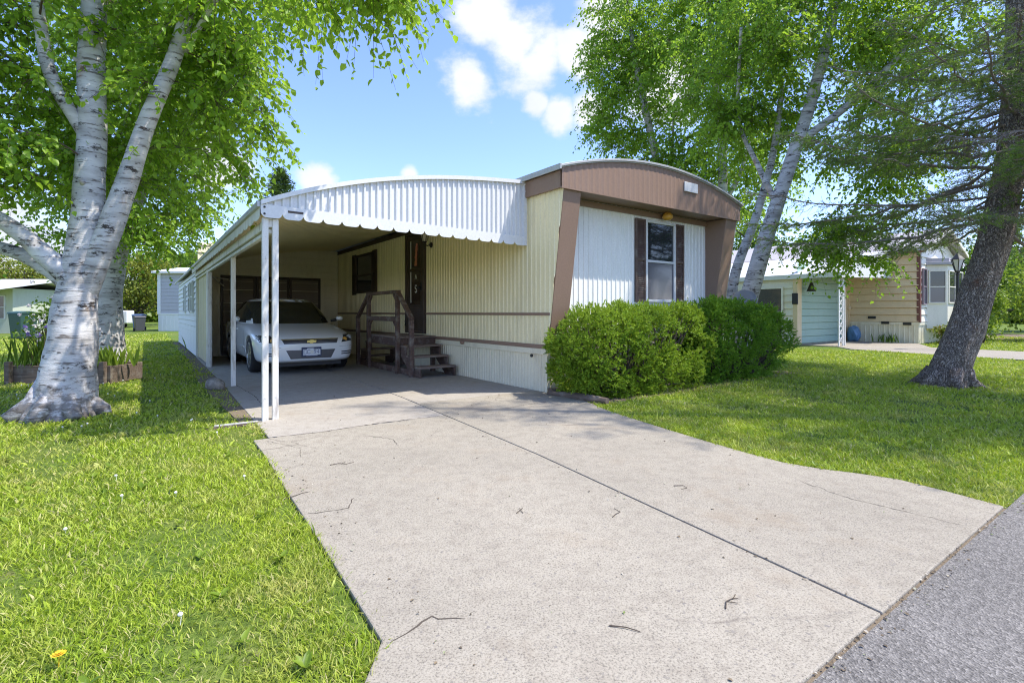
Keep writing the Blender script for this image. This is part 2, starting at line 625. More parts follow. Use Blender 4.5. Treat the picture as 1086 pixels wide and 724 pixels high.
M['shutter'] = wood('shutter_brown', (0.15, 0.095, 0.075), (0.085, 0.055, 0.045), 0.6, 'X')
M['step_wood'] = wood('step_brown_wood', (0.14, 0.085, 0.065), (0.055, 0.034, 0.027), 0.75, 'Y')
M['tread_wood'] = wood('tread_worn_wood', (0.28, 0.21, 0.17), (0.12, 0.085, 0.068), 0.85, 'X')
M['old_timber'] = wood('old_timber', (0.19, 0.14, 0.105), (0.07, 0.05, 0.038), 0.9, 'X')
M['glass'] = glass_mat('window_glass')
M['curtain_glass'] = glass_mat('glass_over_dark_curtain', (0.10, 0.10, 0.12), 0.12)
M['chrome'] = plain('chrome', (0.7, 0.7, 0.7), 0.18, 1.0)
M['black'] = plain('black_metal', (0.018, 0.018, 0.018), 0.5)
M['rubber'] = plain('tyre_rubber', (0.02, 0.02, 0.021), 0.85)
M['amber'] = plain('amber_lens', (0.62, 0.33, 0.05), 0.3)
M['salmon'] = plain('salmon_ribbon', (0.62, 0.22, 0.14), 0.7)
M['letter_white'] = plain('letter_white', (0.75, 0.74, 0.70), 0.5)
M['twig'] = plain('twig_bark', (0.10, 0.066, 0.045), 0.8)
M['birch'] = birch_bark('birch_bark')
M['spruce_bark'] = conifer_bark('spruce_bark')
M['dark_bark'] = plain('dark_bark', (0.08, 0.06, 0.045), 0.9)

# ------------------------------------------------------------------ camera, sky, sun
cam = bpy.data.cameras.new('camera')
cam.sensor_width = 36
cam.lens = 18.0
cam.shift_y = -0.0281
cam.clip_start = 0.05
cam.clip_end = 600
co = bpy.data.objects.new('camera', cam)
COL.objects.link(co)
co.location = (0, 0, 1.15)
co.rotation_euler = (R(90), 0, 0)
S.camera = co

SUN_EL, SUN_AZ = R(59.5), R(97)      # azimuth measured from +Y towards +X
w = bpy.data.worlds.new('World')
S.world = w
w.use_nodes = True
nt = w.node_tree
nt.nodes.clear()
wo = nt.nodes.new('ShaderNodeOutputWorld')
bg = nt.nodes.new('ShaderNodeBackground')
bg.inputs['Strength'].default_value = 0.15
sky = nt.nodes.new('ShaderNodeTexSky')
sky.sky_type = 'NISHITA'
sky.sun_disc = False
sky.sun_elevation = SUN_EL
sky.sun_rotation = SUN_AZ
sky.air_density = 1.0
sky.dust_density = 0.6
sky.ozone_density = 2.2
tc = nt.nodes.new('ShaderNodeTexCoord')
vec = tc.outputs['Generated']
def cloud_noise(sc, off):
    mp = nt.nodes.new('ShaderNodeMapping')
    mp.inputs['Location'].default_value = off
    mp.inputs['Scale'].default_value = (1, 1, 1.5)
    nt.links.new(vec, mp.inputs['Vector'])
    return noise(nt, mp.outputs['Vector'], sc, 10, 0.60)
n1 = cloud_noise(8.5, (0.3, 0, 0))
n2 = cloud_noise(2.2, (3, 1, 0))
clouds = [(-0.04, 0.58, 0.075), (0.01, 0.53, 0.085), (-0.085, 0.46, 0.055), (0.05, 0.49, 0.07), (0.13, 0.50, 0.07), (0.095, 0.392, 0.042), (0.05, 0.41, 0.03), (0.15, 0.40, 0.05), (0.18, 0.58, 0.07),
          (-0.378, 0.262, 0.042), (-0.198, 0.268, 0.022), (-0.59, 0.30, 0.06), (0.30, 0.46, 0.10), (-0.95, 0.06, 0.14), (0.2, 0.9, 0.2), (-0.7, 0.95, 0.2)]
acc = None
for tx, tz, r in clouds:
    d = Vector((tx, 1.0, tz)).normalized()
    dp = nt.nodes.new('ShaderNodeVectorMath'); dp.operation = 'DISTANCE'
    nt.links.new(vec, dp.inputs[0]); dp.inputs[1].default_value = d
    mr = nt.nodes.new('ShaderNodeMapRange'); mr.clamp = True
    mr.inputs['From Min'].default_value = r * 1.35; mr.inputs['From Max'].default_value = 0.0
    mr.inputs['To Min'].default_value = 0.0; mr.inputs['To Max'].default_value = 1.0
    nt.links.new(dp.outputs['Value'], mr.inputs['Value'])
    if acc is None:
        acc = mr.outputs['Result']
    else:
        mx = nt.nodes.new('ShaderNodeMath'); mx.operation = 'MAXIMUM'
        nt.links.new(acc, mx.inputs[0]); nt.links.new(mr.outputs['Result'], mx.inputs[1])
        acc = mx.outputs[0]
ma = nt.nodes.new('ShaderNodeMath'); ma.operation = 'MULTIPLY_ADD'
nt.links.new(n1, ma.inputs[0]); ma.inputs[1].default_value = 1.5
nt.links.new(acc, ma.inputs[2])
cf = ramp(nt, ma.outputs[0], [(0.0, (0, 0, 0)), (0.93, (0, 0, 0)), (1.0, (0.3, 0.3, 0.3))])
mr = nt.nodes.new('ShaderNodeMapRange'); mr.interpolation_type = 'SMOOTHSTEP'
mr.inputs['From Min'].default_value = 1.0; mr.inputs['From Max'].default_value = 1.42
nt.links.new(ma.outputs[0], mr.inputs['Value'])
cloudcol = ramp(nt, n2, [(0.35, (2.4, 2.6, 2.9)), (0.6, (3.0, 3.08, 3.15))])
skyc = mixc(nt, 1.0, sky.outputs[0], SKYT, 'MULTIPLY')
fin = mixc(nt, mr.outputs['Result'], skyc, cloudcol)
nt.links.new(fin, bg.inputs['Color'])
nt.links.new(bg.outputs[0], wo.inputs['Surface'])

sl = bpy.data.lights.new('sun', 'SUN')
sl.energy = 2.8
sl.angle = R(0.5)
sl.color = (1.0, 0.94, 0.84)
so = bpy.data.objects.new('sun', sl)
COL.objects.link(so)
so.rotation_euler = (0, R(90) - SUN_EL, R(90) - SUN_AZ)
so.location = (30, 0, 40)
S.view_settings.view_transform = 'Standard'
S.view_settings.look = 'None'
S.view_settings.exposure = EXPOSURE
S.view_settings.gamma = 1
S.cycles.max_bounces = 10
S.cycles.diffuse_bounces = 8
S.cycles.use_denoising = DENOISE
S.cycles.filter_width = 1.1
try:
    S.cycles.denoiser = 'OPENIMAGEDENOISE'; S.cycles.denoising_prefilter = 'NONE'; S.cycles.denoising_input_passes = 'RGB_ALBEDO_NORMAL'
except Exception:
    pass

# ------------------------------------------------------------------ ground
def ground_mat():
    m, nt, out = new_mat('lawn_soil')
    v = coords(nt)
    n1 = noise(nt, v, 0.7, 5)
    n2 = noise(nt, v, 45, 4, 0.7)
    n3 = noise(nt, v, 6, 4)
    a = ramp(nt, n2, [(0.30, (0.035, 0.06, 0.012)), (0.5, (0.10, 0.17, 0.022)), (0.72, (0.19, 0.25, 0.05))])
    b = ramp(nt, n2, [(0.30, (0.06, 0.07, 0.02)), (0.5, (0.15, 0.20, 0.035)), (0.72, (0.24, 0.25, 0.09))])
    c = mixc(nt, ramp(nt, n1, [(0.4, (0, 0, 0)), (0.62, (1, 1, 1))]), a, b)
    c = mixc(nt, ramp(nt, n3, [(0.62, (0, 0, 0)), (0.74, (0.5, 0.5, 0.5))]), c, (0.24, 0.19, 0.10))
    principled(nt, out, c, 0.9, 0, bump(nt, n2, 0.8, 0.03), 0.15)
    return m

def concrete_mat(name, base, speck=1.0, stain=1.0):
    m, nt, out = new_mat(name)
    v = coords(nt)
    big = noise(nt, v, 0.55, 6, 0.6)
    mid = noise(nt, v, 4.0, 6, 0.7)
    fine = noise(nt, v, 120, 3, 0.8)
    vo = nt.nodes.new('ShaderNodeTexVoronoi'); vo.inputs['Scale'].default_value = 95
    nt.links.new(v, vo.inputs['Vector'])
    c = mixc(nt, ramp(nt, big, [(0.35, (0, 0, 0)), (0.68, (1, 1, 1))]), tuple(x * (1 - 0.16 * stain) for x in base), tuple(min(1, x * 1.06) for x in base))
    mid = noise(nt, v, 9.0, 8, 0.75)
    c = mixc(nt, ramp(nt, mid, [(0.46, (0, 0, 0)), (0.72, (0.5 * stain,) * 3)]), c, (0.20, 0.17, 0.135))
    c = mixc(nt, 1.0, c, ramp(nt, fine, [(0.32, (1 - 0.5 * speck,) * 3), (0.5, (1, 1, 1)), (0.72, (1 + 0.14 * speck,) * 3)]), 'MULTIPLY')
    sp = ramp(nt, vo.outputs['Color'], [(0.0, (1, 1, 1)), (0.17, (0, 0, 0)), (0.88, (0, 0, 0)), (1.0, (0.0, 0.0, 0.0))])
    c = mixc(nt, mixc(nt, speck, (0, 0, 0), sp), c, (0.19, 0.175, 0.16))
    st = noise(nt, v, 1.1, 7, 0.7)
    c = mixc(nt, ramp(nt, st, [(0.54, (0, 0, 0)), (0.66, (0.38 * stain,) * 3)]), c, (0.25, 0.195, 0.135))
    oil = noise(nt, v, 2.3, 3, 0.5)
    c = mixc(nt, ramp(nt, oil, [(0.70, (0, 0, 0)), (0.76, (0.55 * stain,) * 3)]), c, (0.13, 0.115, 0.10))
    # hairline cracks
    vc = nt.nodes.new('ShaderNodeTexVoronoi'); vc.feature = 'DISTANCE_TO_EDGE'; vc.inputs['Scale'].default_value = 0.42
    dn = nt.nodes.new('ShaderNodeTexNoise'); dn.inputs['Scale'].default_value = 2.5; dn.inputs['Detail'].default_value = 6
    nt.links.new(v, dn.inputs['Vector'])
    nt.links.new(mixc(nt, 0.22, v, dn.outputs['Color']), vc.inputs['Vector'])
    cr = nt.nodes.new('ShaderNodeMath'); cr.operation = 'MULTIPLY'
    nt.links.new(ramp(nt, vc.outputs['Distance'], [(0.0, (1, 1, 1)), (0.004, (0, 0, 0))]), cr.inputs[0])
    nt.links.new(ramp(nt, big, [(0.52, (0, 0, 0)), (0.60, (0.7, 0.7, 0.7))]), cr.inputs[1])
    c = mixc(nt, cr.outputs[0], c, (0.12, 0.10, 0.085))
    h = mixc(nt, 0.5, fine, mid)
    principled(nt, out, c, 0.88, 0, bump(nt, h, 0.5 * speck, 0.006), 0.25)
    return m

def asphalt_mat():
    m, nt, out = new_mat('asphalt')
    v = coords(nt)
    vo = nt.nodes.new('ShaderNodeTexVoronoi'); vo.inputs['Scale'].default_value = 120
    nt.links.new(v, vo.inputs['Vector'])
    big = noise(nt, v, 1.1, 5)
    fine = noise(nt, v, 160, 3, 0.8)
    c = ramp(nt, vo.outputs['Color'], [(0.1, (0.125, 0.117, 0.108)), (0.55, (0.205, 0.193, 0.178)), (0.95, (0.32, 0.30, 0.275))])
    c = mixc(nt, 1.0, c, ramp(nt, big, [(0.3, (0.82,) * 3), (0.7, (1.1,) * 3)]), 'MULTIPLY')
    c = mixc(nt, 1.0, c, ramp(nt, fine, [(0.3, (0.72,) * 3), (0.6, (1.08,) * 3)]), 'MULTIPLY')
    principled(nt, out, c, 0.9, 0, bump(nt, vo.outputs['Distance'], 0.7, 0.008), 0.3)
    return m

def soil_mat():
    m, nt, out = new_mat('bare_soil')
    v = coords(nt)
    n1 = noise(nt, v, 30, 5, 0.7)
    n2 = noise(nt, v, 3, 4)
    c = ramp(nt, n1, [(0.3, (0.10, 0.075, 0.05)), (0.7, (0.32, 0.26, 0.19))])
    c = mixc(nt, n2, c, (0.22, 0.18, 0.13))
    principled(nt, out, c, 0.95, 0, bump(nt, n1, 0.9, 0.02), 0.1)
    return m

M['lawn'] = ground_mat()
M['concrete'] = concrete_mat('driveway_concrete', (0.375, 0.338, 0.272), 1.15, 1.0)
M['smooth_concrete'] = concrete_mat('carport_concrete', (0.41, 0.375, 0.32), 0.6, 0.9)
M['asphalt'] = asphalt_mat()
M['soil'] = soil_mat()

g = MB(); g.box(-150, 150, -60, 200, -0.3, -0.012)
tag(g.build('ground', M['lawn']), kind='structure')

def sheet(name, poly, z0, z1, mat, kind='structure'):
    g = MB()
    g.prism([W(*p)[:2] for p in poly], z0, z1, 'z')
    return tag(g.build(name, mat), kind=kind)

sheet('street', [(-90, -4.885), (120, -4.885), (120, -11.5), (-90, -11.5)], -0.2, 0.003, M['asphalt'])
# driveway: three slabs with open joints over a dark bed, then the smoother carport slab
DRIVE = [(-3.88, -0.55), (-3.89, -1.2), (-3.93, -2.1), (-3.96, -3.0), (-4.0, -3.92), (-4.11, -4.07), (-4.7, -4.9),
         (-0.55, -4.9), (-0.50, -4.6), (-0.47, -4.32), (-0.55, -4.10), (-0.65, -3.90), (-0.71, -3.66), (-0.68, -3.34), (-0.60, -2.88), (-0.50, -2.4), (-0.29, -1.49), (-0.02, -0.76), (0.0, 0.02),
         (0.02, 9.7), (-3.62, 9.7), (-3.66, 4.0), (-3.75, -0.55)]
sheet('driveway_bed', DRIVE, -0.2, -0.004, M['soil'])
JY = 0.006
s1 = [(-3.88, -0.56), (-3.89, -1.2), (-3.93, -2.1), (-3.96, -3.0), (-4.0, -3.92), (-4.11, -4.07), (-4.7, -4.87), (-2.396, -4.87), (-2.10, -2.4), (-1.955, -0.56)]
s2 = [(-2.384, -4.87), (-0.55, -4.87), (-0.50, -4.6), (-0.47, -4.32), (-0.55, -4.10), (-0.65, -3.90), (-0.71, -3.66), (-0.68, -3.34), (-0.60, -2.88), (-0.50, -2.4), (-0.29, -1.49), (-0.02, -0.76), (0.0, 0.02), (0.0, 0.30), (-1.885, 0.30), (-1.943, -0.56), (-2.088, -2.4)]
s3 = [(-3.75, -0.54), (-1.955, -0.54), (-1.85, 0.9), (-1.70, 5.4), (-1.62, 9.69), (-3.60, 9.69), (-3.64, 4.0)]
s4 = [(-1.873, 0.31), (0.0, 0.31), (0.0, 9.69), (-1.608, 9.69), (-1.688, 5.4), (-1.838, 0.9)]
g = MB()
for k, p in enumerate((s1, s2, s3, s4)):
    g.prism([W(*q)[:2] for q in p], -0.05, 0.010, 'z', 0 if k < 2 else 1)
tag(g.build('driveway', [M['concrete'], M['smooth_concrete']], bev=0.006), kind='structure')
sheet('soil_strip', [(-3.86, 0.2), (-3.6, 0.15), (-3.6, 18), (-3.85, 18), (-3.8, 9), (-3.95, 4)], -0.1, 0.002, M['soil'])
sheet('hedge_bed', [(0.02, -0.1), (0.0, -0.75), (-0.1, -1.0), (1.5, -1.05), (3.5, -0.95), (5.6, -0.9), (5.6, 0.0)], -0.1, 0.004, M['soil'])
def crack(pts, wd, name='crack'):
    rng_ = random.Random(len(pts) * 7 + int(pts[0][0] * 100))
    L_, R_ = [], []
    fine = []
    for (a, b), (c, d) in zip(pts, pts[1:]):
        k = max(2, int(math.hypot(c - a, d - b) / 0.035))
        for i in range(k):
            t = i / k
            fine.append((a + (c - a) * t + rng_.gauss(0, 0.006), b + (d - b) * t + rng_.gauss(0, 0.006)))
    fine.append(pts[-1])
    g = MB()
    vs = []
    for i, (a, b) in enumerate(fine):
        p, q = fine[max(0, i - 1)], fine[min(len(fine) - 1, i + 1)]
        dx, dy = q[0] - p[0], q[1] - p[1]
        l = math.hypot(dx, dy) or 1
        w_ = wd * (0.3 + rng_.random()) * (0.2 + min(1, 6 * min(i, len(fine) - 1 - i) / len(fine)))
        for s in (-1, 1):
            x_, y_, _ = W(a - s * dy / l * w_, b + s * dx / l * w_)
            vs.append((x_, y_, 0.0115))
    g.add(vs, [(2 * i, 2 * i + 1, 2 * i + 3, 2 * i + 2) for i in range(len(fine) - 1)])
    return g.build(name, M['joint_dirt'], bpy.data.objects['driveway'])
M['joint_dirt'] = plain('joint_dirt', (0.085, 0.068, 0.052), 0.95)
crack([(-3.9, -0.52), (-3.3, -0.60), (-2.7, -0.53), (-1.97, -0.57)], 0.007)
crack([(-3.82, -0.6), (-3.6, -1.1), (-3.68, -1.4)], 0.002)
crack([(-3.93, -2.6), (-3.7, -2.65), (-3.62, -2.5)], 0.004)
crack([(-3.99, -3.95), (-3.8, -3.9), (-3.7, -3.98)], 0.003)
crack([(-3.0, -1.0), (-2.85, -1.25), (-2.9, -1.5)], 0.0025)
crack([(-3.5, 0.9), (-3.45, 2.2), (-3.52, 3.9)], 0.004)
crack([(-1.9, -0.58), (-1.2, -0.63), (-0.6, -0.55), (-0.08, -0.6)], 0.0025)
crack([(-1.1, -4.86), (-1.15, -4.3), (-1.05, -3.9)], 0.002)
def grit():
    rng_ = np.random.default_rng(3)
    n_ = 700
    x_ = -4.0 + 3.9 * rng_.random(n_); y_ = -4.8 + 5.0 * rng_.random(n_) ** 0.8
    edge = rng_.random(n_) < 0.35
    x_ = np.where(edge, np.where(rng_.random(n_) < 0.5, -3.86 + 0.15 * rng_.random(n_) ** 2, -2.39 + 0.09 * (y_ + 4.87) + rng_.normal(size=n_) * 0.03), x_)
    pts_ = np.array([W(a, b) for a, b in zip(x_, y_)]); pts_[:, 2] = 0.0125
    hx, hy = x_, y_
    m2 = 500; xe = -4.9 + 4.6 * rng_.random(m2); ye = -4.872 - 0.09 * rng_.random(m2) ** 2
    pe = np.array([W(a, b) for a, b in zip(xe, ye)]); pe[:, 2] = 0.0055
    keep = np.array([(-3.85 - 0.03 * max(0, -b - 0.6) < a < -0.75) for a, b in zip(hx, hy)])
    pts_ = np.concatenate([pts_[keep], pe]); n_ = len(pts_)
    ax_ = rng_.normal(size=(n_, 3)) * np.array([1, 1, 0.15])
    v_, f_ = leaves_arrays(pts_, ax_, np.tile(np.array([[0, 0, 1.0]]), (n_, 1)) + rng_.normal(size=(n_, 3)) * 0.2, 0.005 + 0.016 * rng_.random(n_) ** 3, 0.7, 0.15)
    m_, nt_, out_ = new_mat('litter')
    g_ = nt_.nodes.new('ShaderNodeNewGeometry')
    principled(nt_, out_, ramp(nt_, g_.outputs['Random Per Island'], [(0, (0.05, 0.04, 0.03)), (0.5, (0.2, 0.15, 0.09)), (0.8, (0.5, 0.46, 0.38)), (1, (0.15, 0.2, 0.05))]), 0.9)
    tag(raw_mesh('litter', v_, f_, m_), 'specks of grit and dry leaf litter scattered over the driveway', 'litter', kind='stuff')
grit()
# neighbour's drive
ND = [(14.2 - 1.7, -4.9), (16.2, -4.9), (16.3, 0.0), (18.6, 1.0), (18.6, 3.4), (14.4, 3.4), (14.3, 2.0), (13.3, 1.2), (12.7, -1.5)]
sheet('neighbour_drive', ND, -0.1, 0.012, M['concrete'])
sheet('gravel_patch', [(24.5, -4.6), (33, -4.6), (33, 4), (24.5, 2)], -0.1, 0.006, M['soil'])

# ------------------------------------------------------------------ the mobile home
home = thing('mobile_home', 'long cream mobile home with brown fascia, slanted brown corner posts and a shuttered front window', 'mobile home', W(0, 0), ROT)
WD, LEN = 4.27, 17.0
ZF, ZE = 0.62, 2.86          # floor trim, eave underside
OH = 0.34                    # front overhang at the top
def roofz(x): return 3.13 + 0.34 * (1 - ((x - WD / 2) / (WD / 2 + 0.06)) ** 2)

g = MB()                                                    # solid core behind the claddings
g.box(0.03, WD - 0.03, 0.13, LEN - 0.02, 0.3, 2.84)
g.build('wall_core', M['side_cream'], home)
g = MB()
lo = lambda s: ZF if s >= OH else ZF + (OH - s) / OH * (ZE - ZF)
g.ribbed((0, -OH), (0, LEN), (-1, 0), lo, lambda s: ZE + 0.01, 0.105, 0.013)
g.ribbed((WD, LEN), (WD, -OH), (1, 0), lambda s: ZF if LEN - s > 0 else ZF + (s - LEN) / OH * (ZE - ZF), lambda s: ZE + 0.01, 0.105, 0.013)
g.build('side_wall', M['side_cream'], home)
g = MB()
g.ribbed((0.3, 0.1), (WD - 0.3, 0.1), (0, -1), ZF - 0.02, ZE + 0.03, 0.102, 0.012)
g.build('front_wall', M['front_white'], home)
g = MB(); g.ribbed((WD, LEN), (0, LEN), (0, 1), ZF, 3.1, 0.105, 0.013); g.build('rear_wall', M['side_cream'], home)
# skirting with its pale ledge
g = MB()
g.ribbed((0.015, 0.03), (0.015, LEN), (-1, 0), 0.0, 0.56, 0.075, 0.012, duty=0.4)
g.ribbed((0.015, 0.03), (WD - 0.015, 0.03), (0, -1), 0.0, 0.56, 0.075, 0.012, duty=0.4)
g.ribbed((WD - 0.015, LEN), (WD - 0.015, 0.03), (1, 0), 0.0, 0.56, 0.075, 0.012, duty=0.4)
g.build('skirting', M['skirt'], home)
g = MB()
g.box(-0.022, 0.02, 0.005, LEN, 0.545, 0.63)
g.box(0.02, WD + 0.02, -0.005, 0.06, 0.545, 0.63)
g.box(-0.02, 0.045, -0.003, 0.05, 0.0, 0.545)
g.build('skirting_ledge', M['skirt'], home, bev=0.006)
g = MB(); g.lathe([(0.024, 0), (0.024, 0.02), (0.012, 0.022)], 12, (0, 0, 0), 'x')
v = g.build('vent_cap', M['black'], home); v.location = (-0.035, 0.32, 0.52); v.rotation_euler = (0, R(180), 0)
# belts
for z0, z1, o in ((1.11, 1.15, 0.02), (0.632, 0.69, 0.024)):
    g = MB(); g.box(-o, -0.001, 0.02 - (z0 - ZF) * OH / (ZE - ZF), LEN, z0, z1)
    g.build('belt_trim', M['brown'], home, bev=0.004)
g = MB(); g.box(-0.035, -0.012, 0.6, LEN, ZE - 0.01, 2.955); g.build('eave_trim', M['dark_brown'], home, bev=0.003)
# slanted corner posts
for x0, x1 in ((0.012, 0.335), (WD - 0.335, WD - 0.012)):
    g = MB(); g.prism([(0.0, ZF - 0.0), (-OH + 0.005, ZE), (0.12, ZE), (0.12, ZF)], x0, x1, 'x')
    g.build('corner_post', M['brown'], home, bev=0.006)
# fascia: front band with bowed top, side bands, soffit
g = MB()
xs = [-0.06 + (WD + 0.12) * i / 28 for i in range(29)]
front = -OH - 0.03
prof = [(xs[0], ZE)] + [(x, roofz(x)) for x in xs] + [(xs[-1], ZE)]
n = len(xs)
vs = []
k = 0
for i, x in enumerate([xs[0] + (xs[-1] - xs[0]) * j / 120 for j in range(121)]):
    y = front - (0.006 if i % 3 == 1 else 0.0)
    vs += [(x, y, ZE), (x, y, roofz(x))]
g.add(vs, [(2 * i, 2 * i + 2, 2 * i + 3, 2 * i + 1) for i in range(120)])
g.add([(x, front + 0.03, z) for x, z in prof], [tuple(range(len(prof)))])
g.box(xs[0], xs[-1], front - 0.004, front + 0.03, ZE - 0.012, ZE + 0.012)
g.build('front_fascia', M['brown'], home)
for x0, x1 in ((-0.06, -0.03), (WD + 0.03, WD + 0.06)):
    g = MB(); g.box(x0, x1, front + 0.03, 3.0 if x0 < 0 else LEN, ZE, 3.10); g.build('side_fascia', M['brown'], home, bev=0.004)
g = MB(); g.box(0.0, WD, front + 0.031, 0.11, ZE + 0.012, ZE + 0.03); g.build('soffit', M['brown'], home)
g = MB(); g.box(0.3, WD - 0.3, 0.06, 0.088, ZE - 0.09, ZE - 0.002); g.build('head_trim', M['brown'], home, bev=0.004)
# bowed roof
g = MB()
xs2 = [-0.1 + (WD + 0.2) * i / 28 for i in range(29)]
top = [(x, roofz(x) + 0.035) for x in xs2]
bot = [(x, roofz(x) - 0.005) for x in reversed(xs2)]
g.prism(top + bot, front - 0.02, LEN + 0.1, 'y')
g.build('roof', M['roof_metal'], home)
g = MB()
for y0, y1 in ((front - 0.045, front - 0.021),):
    t2 = [(x, roofz(x) + 0.04) for x in xs2]; b2 = [(x, roofz(x) + 0.008) for x in reversed(xs2)]
    g.prism(t2 + b2, y0, y1, 'y')
g.box(-0.125, -0.101, front - 0.045, LEN, 3.09, 3.165)
g.build('roof_edge', M['roof_metal'], home, bev=0.003)
# plate and bug light
g = MB(); g.box(2.62, 2.98, front - 0.03, front - 0.007, 3.17, 3.33); g.build('name_plate', M['white_metal'], home, bev=0.006)
g = MB(); g.lathe([(0.035, 0.0), (0.05, -0.015), (0.085, -0.05), (0.09, -0.10), (0.06, -0.13), (0.0, -0.14)], 18)
l = g.build('porch_light', M['amber'], home, smooth=True); l.location = (2.62, -0.05, ZE + 0.012)

def window(parent, x0, x1, z0, z1, place, frame_mat, upper, lower, rail=0.5, fw=0.045, name='window', mull=None):
    """double-hung window built in its own plane (x across, y outwards = -y), placed by a matrix"""
    g = MB()
    g.box(x0, x0 + fw, -0.035, 0.02, z0, z1); g.box(x1 - fw, x1, -0.035, 0.02, z0, z1)
    g.box(x0 + fw, x1 - fw, -0.035, 0.02, z0, z0 + fw); g.box(x0 + fw, x1 - fw, -0.035, 0.02, z1 - fw, z1)
    zr = z0 + (z1 - z0) * rail
    g.box(x0 + fw, x1 - fw, -0.03, 0.02, zr - fw * 0.45, zr + fw * 0.45)
    if mull:
        for t in mull:
            xm = x0 + (x1 - x0) * t
            g.box(xm - fw * 0.4, xm + fw * 0.4, -0.031, 0.02, z0 + fw, z1 - fw)
    f = g.build(name, frame_mat, parent, bev=0.004)
    f.matrix_local = place
    p = MB(); p.box(x0 + fw * 0.8, x1 - fw * 0.8, -0.006, 0.006, zr, z1 - fw * 0.8); p.build('pane', upper, f)
    p = MB(); p.box(x0 + fw * 0.8, x1 - fw * 0.8, -0.009, 0.006, z0 + fw * 0.8, zr - 0.001); p.build('pane', lower, f)
    return f

def shutter(parent, x0, x1, z0, z1, place, mat):
    g = MB()
    fw = 0.035
    g.box(x0, x0 + fw, -0.03, 0, z0, z1); g.box(x1 - fw, x1, -0.03, 0, z0, z1)
    zm = (z0 + z1) / 2 + 0.02
    for a, b in ((z0, z0 + fw), (z1 - fw, z1), (zm - fw / 2, zm + fw / 2)):
        g.box(x0 + fw, x1 - fw, -0.03, 0, a, b)
    z = z0 + fw
    while z < z1 - fw - 0.01:
        if not (zm - fw / 2 - 0.03 < z < zm + fw / 2):
            g.add([(x0 + fw, -0.006, z + 0.03), (x1 - fw, -0.006, z + 0.03), (x1 - fw, -0.024, z), (x0 + fw, -0.024, z)], [(0, 1, 2, 3)])
        z += 0.032
    g.box(x0 + fw, x1 - fw, -0.004, 0, z0 + fw, z1 - fw)
    s = g.build('shutter', mat, parent)
    s.matrix_local = place
    return s

PF = Matrix.Translation((0, 0.085, 0))
fwn = window(home, 2.19, 2.985, 1.33, 2.72, PF, M['white_metal'], M['glass'], M['curtain_glass'])
shutter(home, 1.94, 2.185, 1.33, 2.72, PF, M['shutter'])
shutter(home, 2.99, 3.235, 1.33, 2.72, PF, M['shutter'])
# side wall: plane x=0, local x of the window frame runs towards -y
PS = Matrix.Translation((-0.014, 0, 0)) @ Matrix.Rotation(R(-90), 4, 'Z')
def PSy(y): return Matrix.Translation((-0.014, y, 0)) @ Matrix.Rotation(R(-90), 4, 'Z')
window(home, -0.62, 0.62, 1.66, 2.68, PSy(7.45), M['dark_brown'], M['glass'], M['glass'], 0.46, 0.05)
for a in (-0.9, 0.63):
    shutter(home, a, a + 0.27, 1.63, 2.71, PSy(7.45), M['dark_brown'])
# door
g = MB()
D0 = PSy(4.33)
for a, b, c, d in ((-0.46, -0.39, 0.72, 2.86), (0.39, 0.46, 0.72, 2.86), (-0.39, 0.39, 2.79, 2.86), (-0.39, 0.39, 0.72, 0.76)):
    g.box(a, b, -0.05, 0.02, c, d)
fr = g.build('door_frame', M['dark_brown'], home, bev=0.004); fr.matrix_local = D0
g = MB()
g.box(-0.385, -0.28, -0.035, 0.01, 0.765, 2.785); g.box(0.28, 0.385, -0.035, 0.01, 0.765, 2.785)
g.box(-0.28, 0.28, -0.035, 0.01, 0.765, 1.32); g.box(-0.28, 0.28, -0.035, 0.01, 2.70, 2.785); g.box(-0.28, 0.28, -0.035, 0.01, 2.02, 2.08)
g.box(-0.22, 0.22, -0.042, -0.034, 0.83, 1.25)
door = g.build('door', M['dark_brown'], home, bev=0.004); door.matrix_local = D0
for a, b in ((1.315, 2.022), (2.078, 2.705)):
    g = MB(); g.box(-0.285, 0.285, -0.012, 0.0, a, b); g.build('pane', glass_mat('door_glass', (0.05, 0.035, 0.028), 0.1), door)
g = MB(); g.box(-0.25, -0.215, -0.018, -0.0125, 1.36, 2.68); g.build('draught_strip', M['letter_white'], door)
for txt, z in (('^', 1.86), ('S', 1.64)):
    text_mesh('door_letter', txt, 0.24, M['letter_white'], door, (0.02, -0.016, z), (R(90), 0, 0), 0.002)
g = MB()
for i in range(9):
    z = 2.60 - i * 0.052
    g.box(0.03 - 0.012 * (i % 3) - i * 0.006, 0.10 - 0.01 * (i % 2) - i * 0.004, -0.022 - 0.002 * (i % 2), -0.0125, z - 0.05, z)
g.build('ribbon', M['salmon'], door, bev=0.003)
g = MB(); g.box(0.30, 0.36, -0.055, -0.035, 1.60, 1.78); g.lathe([(0.016, -0.035), (0.016, -0.075), (0.034, -0.085), (0.034, -0.11), (0.02, -0.118)], 14, (0.33, 0, 1.66), 'y')
g.build('handle', M['black'], door, bev=0.002)
